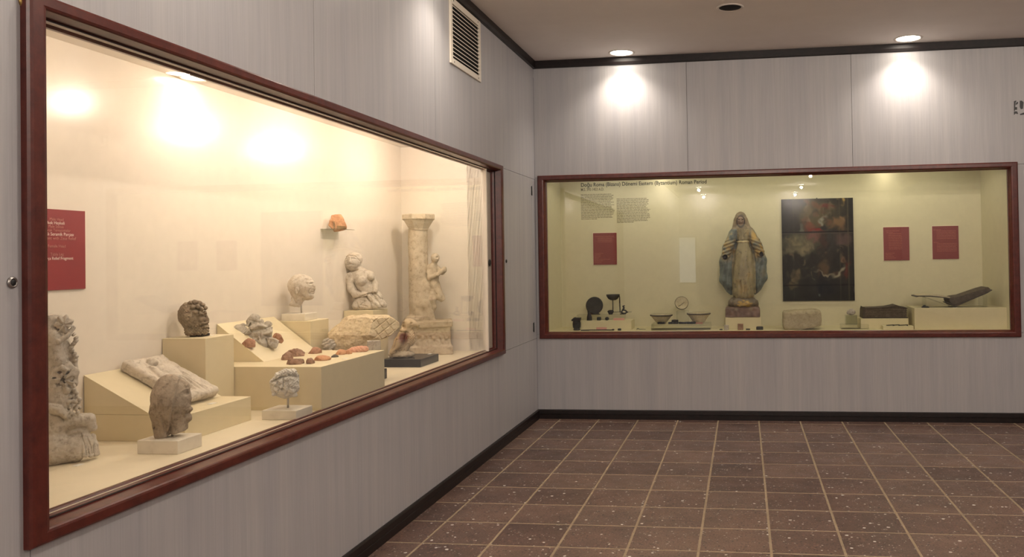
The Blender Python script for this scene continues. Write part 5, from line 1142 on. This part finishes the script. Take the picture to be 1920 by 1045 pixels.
for (u, w_, h_, dp, lb, z_, y_) in ((1240, 7, 3, 4, 'flat dark bronze fragment under the left bowl', z_b, 0.135), (1258, 5, 3, 4, 'flat dark bronze chip left of the lumpy one', z_b, 0.135), (1265.5, 6, 7, 5, 'lumpy dark bronze fragment between the bowls', z_b, 0.15), (1280, 7, 3, 4, 'long flat dark bronze fragment before the acrylic block', z_b, 0.135), (1296, 8, 3.5, 4, 'bent dark bronze fragment before the right bowl', z_b, 0.13)):
    S = seat(u, y_, z_)
    carve('bronze_fragment', S, lambda g: np.maximum(g.b(u, S.v0 - h_ / 2, 0, w_, h_ / 2 + 0.5, dp, 0.8) + g.n(3, 0.8, u, 2), g.v - S.v0), ((u - w_ - 3, u + w_ + 3), (S.v0 - h_ - 4, S.v0 + 2), (-dp - 2, dp + 2)), M['bronze_dark'], h=0.5, label=lb, cat='fragment', group='bronze fragments by the bowls', floor=z_)
# small things before the statue
for (u, w_, h_, mt, lb, y_) in ((1352, 2.8, 1.4, 'bronze_dark', 'tiny flat dark coin left of the statue plinth', 0.12), (1362, 4.3, 8.5, 'clay_grey', 'small grey box-shaped piece before the statue plinth', 0.13), (1388.5, 5.2, 11, 'clay_brown', 'dark brown rounded cube in the middle before the statue plinth', 0.13), (1402.5, 4, 1.8, 'bronze_dark', 'flat dark coin right of the brown cube', 0.12), (1424.5, 6.5, 5.6, 'bronze_dark', 'dark small box before the right corner of the statue plinth', 0.13)):
    S = seat(u, y_, ZB + 0.0)
    carve('small_find', S, lambda g: np.maximum(g.b(u, S.v0 - h_ / 2, 0, w_, h_ / 2 + 0.5, min(w_, 4), 1.2) + g.n(3, 0.35, u, 2), g.v - S.v0), ((u - w_ - 3, u + w_ + 3), (S.v0 - h_ - 4, S.v0 + 2), (-7, 7)), M[mt], h=0.5, label=lb, cat='small find', group='small finds before the statue', floor=ZB)
# ---- statue of a robed woman
S = seat(1393, 0.31, z_v)
sv = thing('robed_statue', 'painted gilded statue of a veiled woman with lowered arms', 'sculpture', tuple(S.O))
dv = S.v0 - 595.0
def robed(g0):
    g = G(g0.u, g0.v - dv, g0.y)
    body = g.c((1396, 456, 3), 11.5, (1396, 518, 6), 19.5); body = su(body, g.c((1396, 512, 5), 20, (1394.5, 548, 4), 21), 8)
    body = su(body, g.e(1396, 492, 10, 17, 34, 14), 6)
    # folds of the robe: long curves falling from the waist, swept to the left at the hem
    sw = (g.u - 1396) + 0.0022 * (g.v - 456) ** 2 * 0.9 * np.sign(1400 - g.u) * 0.35
    body = body + (0.35 + 0.55 * np.clip((g.v - 480) / 60, 0, 1)) * np.sin(sw * 0.72 + g.n(18, 1.6, 5, 1) + (g.v - 456) * 0.035)
    d = body
    chest = g.c((1393.5, 433, 1), 13, (1395.5, 449, 3), 11); chest = chest + 0.45 * np.sin((g.u - 1395) * 1.25) * (g.v > 432); d = su(d, chest, 2.5)
    fold = 0.75 * np.sin(g.u * 0.85 + g.n(16, 2.6, 5, 1) + g.v * 0.05) * np.clip((546 - g.v) / 20, 0.1, 1) * np.clip((g.y + 7) / 7, 0, 1)
    cl_ = g.path([(1379, 440, -5), (1368, 466, -5), (1361.5, 492, -5), (1359.5, 526, -5), (1370, 549, -4)], [10, 10.5, 10.5, 9, 6], 5); cl_ = su(cl_, g.path([(1373, 480, -5), (1374, 532, -3)], [13, 13]), 6)
    cr = g.path([(1408, 438, -5), (1421, 464, -5), (1428.5, 490, -5), (1430.5, 522, -5), (1419, 549, -4)], [10, 10.5, 10.5, 9, 6], 5); cr = su(cr, g.path([(1417, 480, -5), (1416, 532, -3)], [13, 13]), 6)
    cl_ = np.maximum(cl_ + fold, g.below(1350, 539, 1374, 557)); cr = np.maximum(cr + fold, g.below(1412, 559, 1440, 536))
    d = su(d, cl_, 1.5); d = su(d, cr, 1.5); d = su(d, g.e(1394, 480, -10, 30, 62, 8), 6)
    al = g.path([(1381, 436, 1), (1370, 460, 4), (1362.5, 480, 8)], [9, 9.5, 7.5], 3); ar = g.path([(1406, 435, 1), (1419.5, 458, 4), (1428, 476, 8)], [9, 9.5, 7.5], 3)
    al = al + 0.8 * np.sin((g.u - 1369) * 0.35 + (g.v - 458) * 0.95) * np.clip((g.v - 446) / 10, 0, 1); ar = ar + 0.8 * np.sin((g.u - 1421) * -0.35 + (g.v - 456) * 0.95) * np.clip((g.v - 444) / 10, 0, 1)
    d = su(d, al, 1.5); d = su(d, ar, 1.5)
    wr = 12.5 + 9.5 * np.clip((g.v - 455) / 40, 0, 1)
    d = d + 1.8 * np.exp(-((np.abs(g.u - 1396) - wr - 0.5) / 1.5) ** 2) * (g.v > 455) * (g.y > 0)
    d = d + 1.0 * np.exp(-((g.v - 452) / 1.1) ** 2) * (np.abs(g.u - 1395) < 12) * (g.y > 0); d = d - 1.2 * np.exp(-((g.v - 455) / 1.2) ** 2) * (np.abs(g.u - 1395) < 12.5) * (g.y > 0)
    # veil and face
    hd = g.e(1392, 413, -1, 11.8, 15.2, 11); hd = su(hd, g.c((1383, 414, 0), 4.5, (1379.5, 435, 0), 5.5), 3); hd = su(hd, g.c((1401, 414, 0), 4.5, (1407, 435, 0), 5.5), 3)
    hd = ss(hd, g.e(1392, 417, 13, 8.2, 12, 9.5), 1.0); d = su(d, hd, 2)
    d = su(d, g.c((1392, 422, 2), 4.6, (1393, 431, 3), 5.5), 1.5)
    d = su(d, g.e(1392, 415.5, 4.5, 6.4, 9.2, 6.5), 0.6); d = su(d, g.c((1392.4, 413.5, 10.5), 0.8, (1392.7, 418, 11.8), 1.3), 0.7)
    d = g.dent(d, 1389, 413.8, 1.6, 0.9, 1.4, 6); d = g.dent(d, 1395.4, 413.8, 1.6, 0.9, 1.4, 6); d = g.gr(d, [(1390.4, 421), (1394.4, 421)], 0.6, 1.0, 6); d = g.gr(d, [(1385.5, 408), (1392, 404), (1398.5, 408)], 0.9, 0.8, 4)
    # empty sleeves
    d = ss(d, g.e(1361.8, 482.5, 13, 4.2, 4.6, 9, 20), 0.8); d = ss(d, g.e(1429.3, 478.5, 13, 3.4, 4.8, 9, -15), 0.8)
    return np.maximum(d, g.v - 560) + g.n(6, 0.25, 7)
def robed_paint(u, v, y):
    v = v - dv; n1 = noise3(u, v, y, 7, 2); n2 = noise3(u, v, y, 15, 6); n3 = noise3(u * 0.8 + v * 0.6, v * 0.8 - u * 0.6, y, 3.4, 8)
    cream = np.array([0.37, 0.305, 0.165, 0.0]); gold = np.array([0.56, 0.37, 0.11, 0.45]); blue = np.array([0.165, 0.20, 0.185, 0.0]); brown = np.array([0.12, 0.085, 0.05, 0.0]); skin = np.array([0.27, 0.175, 0.115, 0.0])
    def sm(x, a, b): return np.clip((x - a) / (b - a), 0, 1)
    c = np.tile(blue, (len(u), 1)) * (1 + 0.45 * n1[:, None] + 0.3 * n3[:, None])
    ochre = np.clip(n2 * 1.3 + n1 * 0.5 - 0.25, 0, 0.7)[:, None]; c = c * (1 - ochre) + np.array([0.26, 0.20, 0.11, 0.0]) * ochre
    wr = np.where(v > 455, 12.5 + 9.5 * np.clip((v - 455) / 40, 0, 1), 11.5)
    inr = (np.abs(u - 1396) < wr) & (y > 0) & (v > 428)
    c = np.where(inr[:, None], cream * (1 + 0.2 * n1[:, None] + 0.2 * n2[:, None]), c)
    arm = sm(v, 428, 440) * (1 - sm(v, 474, 496)) * (~inr) * (y > 0); m = (arm * np.clip(0.45 + 0.8 * n1 + 0.6 * n2, 0, 1))[:, None]; c = c * (1 - m) + gold * m
    m = (inr * np.clip(n2 * 1.3 + n1 * 0.4 - 0.3, 0, 0.75))[:, None]; c = c * (1 - m) + np.array([0.40, 0.28, 0.11, 0.3]) * m
    belt = ((np.abs(v - 455) < 1.6) & (np.abs(u - 1395) < 12.5) & (y > 0))[:, None]; c = np.where(belt, np.array([0.62, 0.50, 0.28, 0.3]), c)
    m = np.clip(n3 * 1.3 - 0.5, 0, 0.55)[:, None]; c = c * (1 - m) + brown * 0.7 * m
    hd = v < 431; c = np.where(hd[:, None], np.array([0.25, 0.185, 0.105, 0.0]) * (1 + 0.35 * n1[:, None]), c)
    inn = hd & (((u - 1392) / 8.2) ** 2 + ((v - 417) / 12) ** 2 < 1) & (y > 0); c = np.where(inn[:, None], np.array([0.06, 0.042, 0.028, 0.0]), c)  # inside of the hood darkened, its shade put into the colour
    fc = hd & (((u - 1392) / 6.3) ** 2 + ((v - 415.5) / 9.1) ** 2 < 1) & (y > 6); c = np.where(fc[:, None], skin * (1 + 0.15 * n1[:, None]), c)
    ey = fc & ((((u - 1389) / 1.6) ** 2 + ((v - 413.8) / 0.9) ** 2 < 1) | (((u - 1395.4) / 1.6) ** 2 + ((v - 413.8) / 0.9) ** 2 < 1)); c = np.where(ey[:, None], brown * 0.5, c)
    hole = (((u - 1361.8) / 4.6) ** 2 + ((v - 482.5) / 5) ** 2 < 1) | (((u - 1429.3) / 3.8) ** 2 + ((v - 478.5) / 5.2) ** 2 < 1)
    c = np.where((hole & (y > 0) & (y < 14))[:, None], np.array([0.012, 0.010, 0.008, 0.0]), c)  # sleeve hollows painted near black for the shade inside
    return (c * np.array([0.82, 0.82, 0.80, 1.0])).clip(0, 1)
o = carve('figure', S, robed, ((1344, 1446), (392 + dv, 564 + dv), (-22, 26)), M['painted'], h=0.6, paint=robed_paint); o.parent = sv; o.location = (0, 0, 0); sv.rotation_euler = (0, 0, S.a)
def globe(g0):
    g = G(g0.u, g0.v - dv, g0.y); d = g.e(1393.5, 569, 3, 28, 14, 24); d = su(d, g.e(1376, 572, 6, 10, 9, 10), 3); d = su(d, g.e(1412, 572, 6, 11, 9, 10), 3); d = su(d, g.e(1390, 560, 14, 5, 3, 5), 1.5); d = su(d, g.e(1399, 560, 14, 5, 3, 5), 1.5)
    return np.maximum(d, g.v - 579) + g.n(7, 1.2, 4)
def globe_paint(u, v, y):
    n1 = noise3(u, v, y, 5, 2)[:, None]; n2 = noise3(u, v, y, 3, 5); c = np.array([0.15, 0.115, 0.075, 0.0]) * (1 + 0.4 * n1); m = np.clip((1 - ((u - 1396) / 20) ** 2 - ((v - dv - 570) / 9) ** 2) * 1.2 + n2 - 0.3, 0, 0.9)[:, None]; return (c * (1 - m) + np.array([0.42, 0.28, 0.08, 0.8]) * m).clip(0, 1)
o = carve('globe', S, globe, ((1362, 1426), (554 + dv, 582 + dv), (-20, 26)), M['painted'], h=0.7, paint=globe_paint); o.parent = sv; o.location = (0, 0, 0); o.rotation_euler = (0, 0, 0)
def sbase(g0):
    g = G(g0.u, g0.v - dv, g0.y); d = g.b(1392.5, 587, 0, 32, 9, 24, 1); d = su(d, g.b(1392.5, 578, 0, 30, 2.5, 22, 1), 2); return np.maximum(d, g.v - 595) + g.n(8, 0.7, 9)
def sbase_paint(u, v, y):
    n1 = noise3(u, v, y, 6, 3)[:, None]; c = np.array([0.155, 0.095, 0.07, 0.0]) * (1 + 0.45 * n1); m = np.clip(noise3(u, v, y, 9, 7) * 1.5 - 0.3, 0, 0.7)[:, None]; return (c * (1 - m) + np.array([0.24, 0.19, 0.12, 0]) * m).clip(0, 1)
o = carve('base', S, sbase, ((1356, 1429), (572 + dv, 599 + dv), (-27, 27)), M['painted'], h=0.8, paint=sbase_paint, floor=z_v); o.parent = sv; o.location = (0, 0, 0); o.rotation_euler = (0, 0, 0)
# ---- stone drum
S = seat(1504, 0.20, ZB); dv2 = S.v0 - 619
def drum(g0):
    g = G(g0.u, g0.v - dv2, g0.y); d = g.b(1504, 601, 0, 36.5, 19, 26, 9); d = np.maximum(d, g.below(1466, 586, 1541, 581) * -1 + 0); d = np.maximum(d, g.below(1500, 619, 1541, 612)); return d + g.n(20, 1.2, 3) + g.n(4, 0.5, 4)
carve('stone_drum', S, drum, ((1462, 1546), (576 + dv2, 622 + dv2), (-30, 30)), M['drum_stone'], h=1.0, label='thick rounded beige stone slab below the dark painting', cat='stone', floor=ZB)
# ---- grey figurine on small acrylic block
S = seat(1596, 0.22, z_4)
def sfig(g): vb = S.v0; d = g.e(1596, vb - 5, 0, 8, 5, 5); d = su(d, g.e(1597, vb - 9, 0, 3.5, 3, 3), 2); d = su(d, g.e(1601, vb - 6, 1, 3.2, 3, 3), 1.5); d = su(d, g.e(1590, vb - 4, 1, 3, 3, 3), 1.5); return np.maximum(d, g.v - vb) + g.n(3, 0.8, 5)
carve('stone_figurine', S, sfig, ((1584, 1608), (S.v0 - 15, S.v0 + 2), (-8, 8)), M['clay_grey'], h=0.5, label='small grey stone animal figurine on the clear block', cat='figurine', floor=z_4)
# ---- thick closed book
S = seat(1657, 0.33, z_p); P_ = S.sz; X_ = lambda u: (u - S.u0) * S.sx; H_ = 25
kb = thing('closed_book', 'thick old closed book in dark leather on cream plinth', 'book', tuple(S.O))
def warp(me):
    for q in me.vertices: q.co.z += 0.5 * P_ * math.sin(q.co.x * 30) * 0.6
    return me
pgb = link('page_block', warp(box_me('pg', (X_(1618), -0.11, 1.6 * P_), (X_(1697), 0.11, 19 * P_), 0.004, 2)), M['page_block'], kb)
link('bottom_cover', box_me('bc', (X_(1614.5), -0.118, 0), (X_(1699), 0.12, 1.6 * P_), 0.002), M['leather'], kb)
pc = [(X_(1617), 19.2 * P_), (X_(1640), 19.6 * P_), (X_(1660), 20.8 * P_), (X_(1672), 23 * P_), (X_(1678), 24.6 * P_), (X_(1681), 23.4 * P_), (X_(1690), 20.6 * P_), (X_(1698.5), 19 * P_), (X_(1699), 17.8 * P_), (X_(1670), 18.6 * P_), (X_(1617), 17.6 * P_)]
link('top_cover', prism_me('tc', pc, 1, -0.12, 0.12), M['leather'], kb)
link('spine', prism_me('sp', [(X_(1614), 1 * P_), (X_(1617.5), 0), (X_(1619), 19 * P_), (X_(1616.5), 21 * P_), (X_(1615), 16 * P_)], 1, -0.119, 0.121), M['leather'], kb)
for k in range(3): link('page_layer', box_me('pl', (X_(1619), -0.1125, (5 + 4.6 * k) * P_), (X_(1697.6), -0.109, (5.5 + 4.6 * k) * P_)), M['leather'], pgb)
# ---- keys
S = seat(1684, 0.12, z_k); P_ = S.sz; ky = thing('old_keys', 'cluster of dark old keys on the lowest cream plinth', 'keys', tuple(S.O))
for (a, b, c2) in ((-20, -8, 0.0), (-9, 3, 0.012), (4, 18, -0.005)):
    sh_ = link('shank', tube_me('shank', [(a * S.sx, c2, 0.006), (b * S.sx, c2 + 0.008, 0.008)], 0.0045, 8), M['bronze_dark'], ky)
    link('bow', tube_me('bow', [(a * S.sx + 0.014 * math.cos(q), c2 + 0.014 * math.sin(q), 0.006) for q in np.linspace(0, 6.28, 13)], 0.0035, 6), M['bronze_dark'], sh_)
    link('bit', box_me('bit', (b * S.sx - 0.012, c2 - 0.01, 0.0), (b * S.sx, c2 + 0.012, 0.012), 0.001), M['bronze_dark'], sh_)
# ---- open book on a clear cradle
S = seat(1785, 0.28, z_r); P_ = S.sz; X_ = lambda u: (u - S.u0) * S.sx; Z_ = lambda v: (S.v0 - dvb - v) * S.sz
dvb = S.v0 - 573.0
Z_ = lambda v: (573.0 - v) * S.sz
st_ = thing('acrylic_cradle', 'clear acrylic cradle holding the open book', 'stand', tuple(S.O))
link('left_wing', prism_me('lw', [(X_(1729), Z_(553)), (X_(1784), Z_(572.4)), (X_(1784), Z_(573)), (X_(1728), Z_(553.6))], 1, -0.10, 0.10), M['acrylic'], st_)
link('right_wing', prism_me('rw', [(X_(1786), Z_(572.4)), (X_(1843), Z_(548.6)), (X_(1844), Z_(549.2)), (X_(1786), Z_(573))], 1, -0.10, 0.10), M['acrylic'], st_)
for u in (1731, 1841): link('leg', box_me('leg', (X_(u) - 0.004 - (0.0 if u < 1785 else 0.0), -0.09, 0), (X_(u) + 0.004 + (0.03 if u > 1785 else 0), 0.09, Z_(554 if u < 1785 else 549.8) - 0.004)), M['acrylic'], st_)
ob = thing('open_book', 'old open book with brown page block resting on the clear cradle', 'book', tuple(S.O))
link('front_cover', prism_me('fc', [(X_(1711), Z_(551.2)), (X_(1715), Z_(550.4)), (X_(1740), Z_(551)), (X_(1765), Z_(553.6)), (X_(1776), Z_(555.6)), (X_(1775.6), Z_(557)), (X_(1764), Z_(555.2)), (X_(1740), Z_(552.8)), (X_(1716), Z_(552.2)), (X_(1711.6), Z_(553.2))], 1, -0.13, 0.13), M['leather'], ob)
link('end_paper', prism_me('ep', [(X_(1714), Z_(550.3)), (X_(1735), Z_(548.4)), (X_(1760), Z_(549.5)), (X_(1776), Z_(553.5)), (X_(1775.8), Z_(555.4)), (X_(1764), Z_(553.4)), (X_(1740), Z_(550.8)), (X_(1716), Z_(550.3))], 1, -0.122, 0.135), M['paper_page'], ob)
pgo = link('page_block', prism_me('pb', [(X_(1775.5), Z_(555.6)), (X_(1784), Z_(553)), (X_(1800), Z_(551)), (X_(1835), Z_(539.5)), (X_(1848.5), Z_(536)), (X_(1854), Z_(541)), (X_(1846), Z_(545.5)), (X_(1807), Z_(560)), (X_(1786), Z_(567)), (X_(1776.5), Z_(564.5)), (X_(1774.5), Z_(559))], 1, -0.125, 0.125), M['page_block'], ob)
link('back_cover', prism_me('bk', [(X_(1774), Z_(564)), (X_(1786), Z_(567.4)), (X_(1807), Z_(560.2)), (X_(1846), Z_(545.7)), (X_(1855), Z_(540.6)), (X_(1856), Z_(541.6)), (X_(1846), Z_(547.4)), (X_(1807), Z_(562.6)), (X_(1787), Z_(571)), (X_(1781), Z_(569.5)), (X_(1772.5), Z_(564.6))], 1, -0.13, 0.13), M['leather'], ob)
for k in range(4):
    f_ = 0.2 + 0.2 * k; link('page_layer', prism_me('pl', [(X_(1777), Z_(556 + 9 * f_)), (X_(1790), Z_(552.8 + 13 * f_)), (X_(1846), Z_(537.4 + 8 * f_)), (X_(1846), Z_(537.9 + 8 * f_)), (X_(1790), Z_(553.4 + 13 * f_)), (X_(1777), Z_(556.6 + 9 * f_))], 1, -0.1265, -0.124), M['leather'], pgo)
S = seat(1735, 0.16, z_r)
carve('leather_scrap', S, lambda g: np.maximum(su(g.e(1735, S.v0 - 1, 0, 8, 2, 5), g.e(1733, S.v0 - 3, 0, 3, 2, 3), 1.5) + g.n(3, 0.8, 6), g.v - S.v0), ((1724, 1746), (S.v0 - 8, S.v0 + 2), (-8, 8)), M['bronze_dark'], h=0.5, label='small dark scrap on the large plinth under the open book', cat='fragment', floor=z_r)
S = seat(1791, 0.13, z_r); o = link('label_card', box_me('lc', (-0.02, -0.012, 0), (0.02, 0.012, 0.0015)), M['label_white'], loc=tuple(S.O)); tag(o, 'tiny white label card below the open book', 'label')
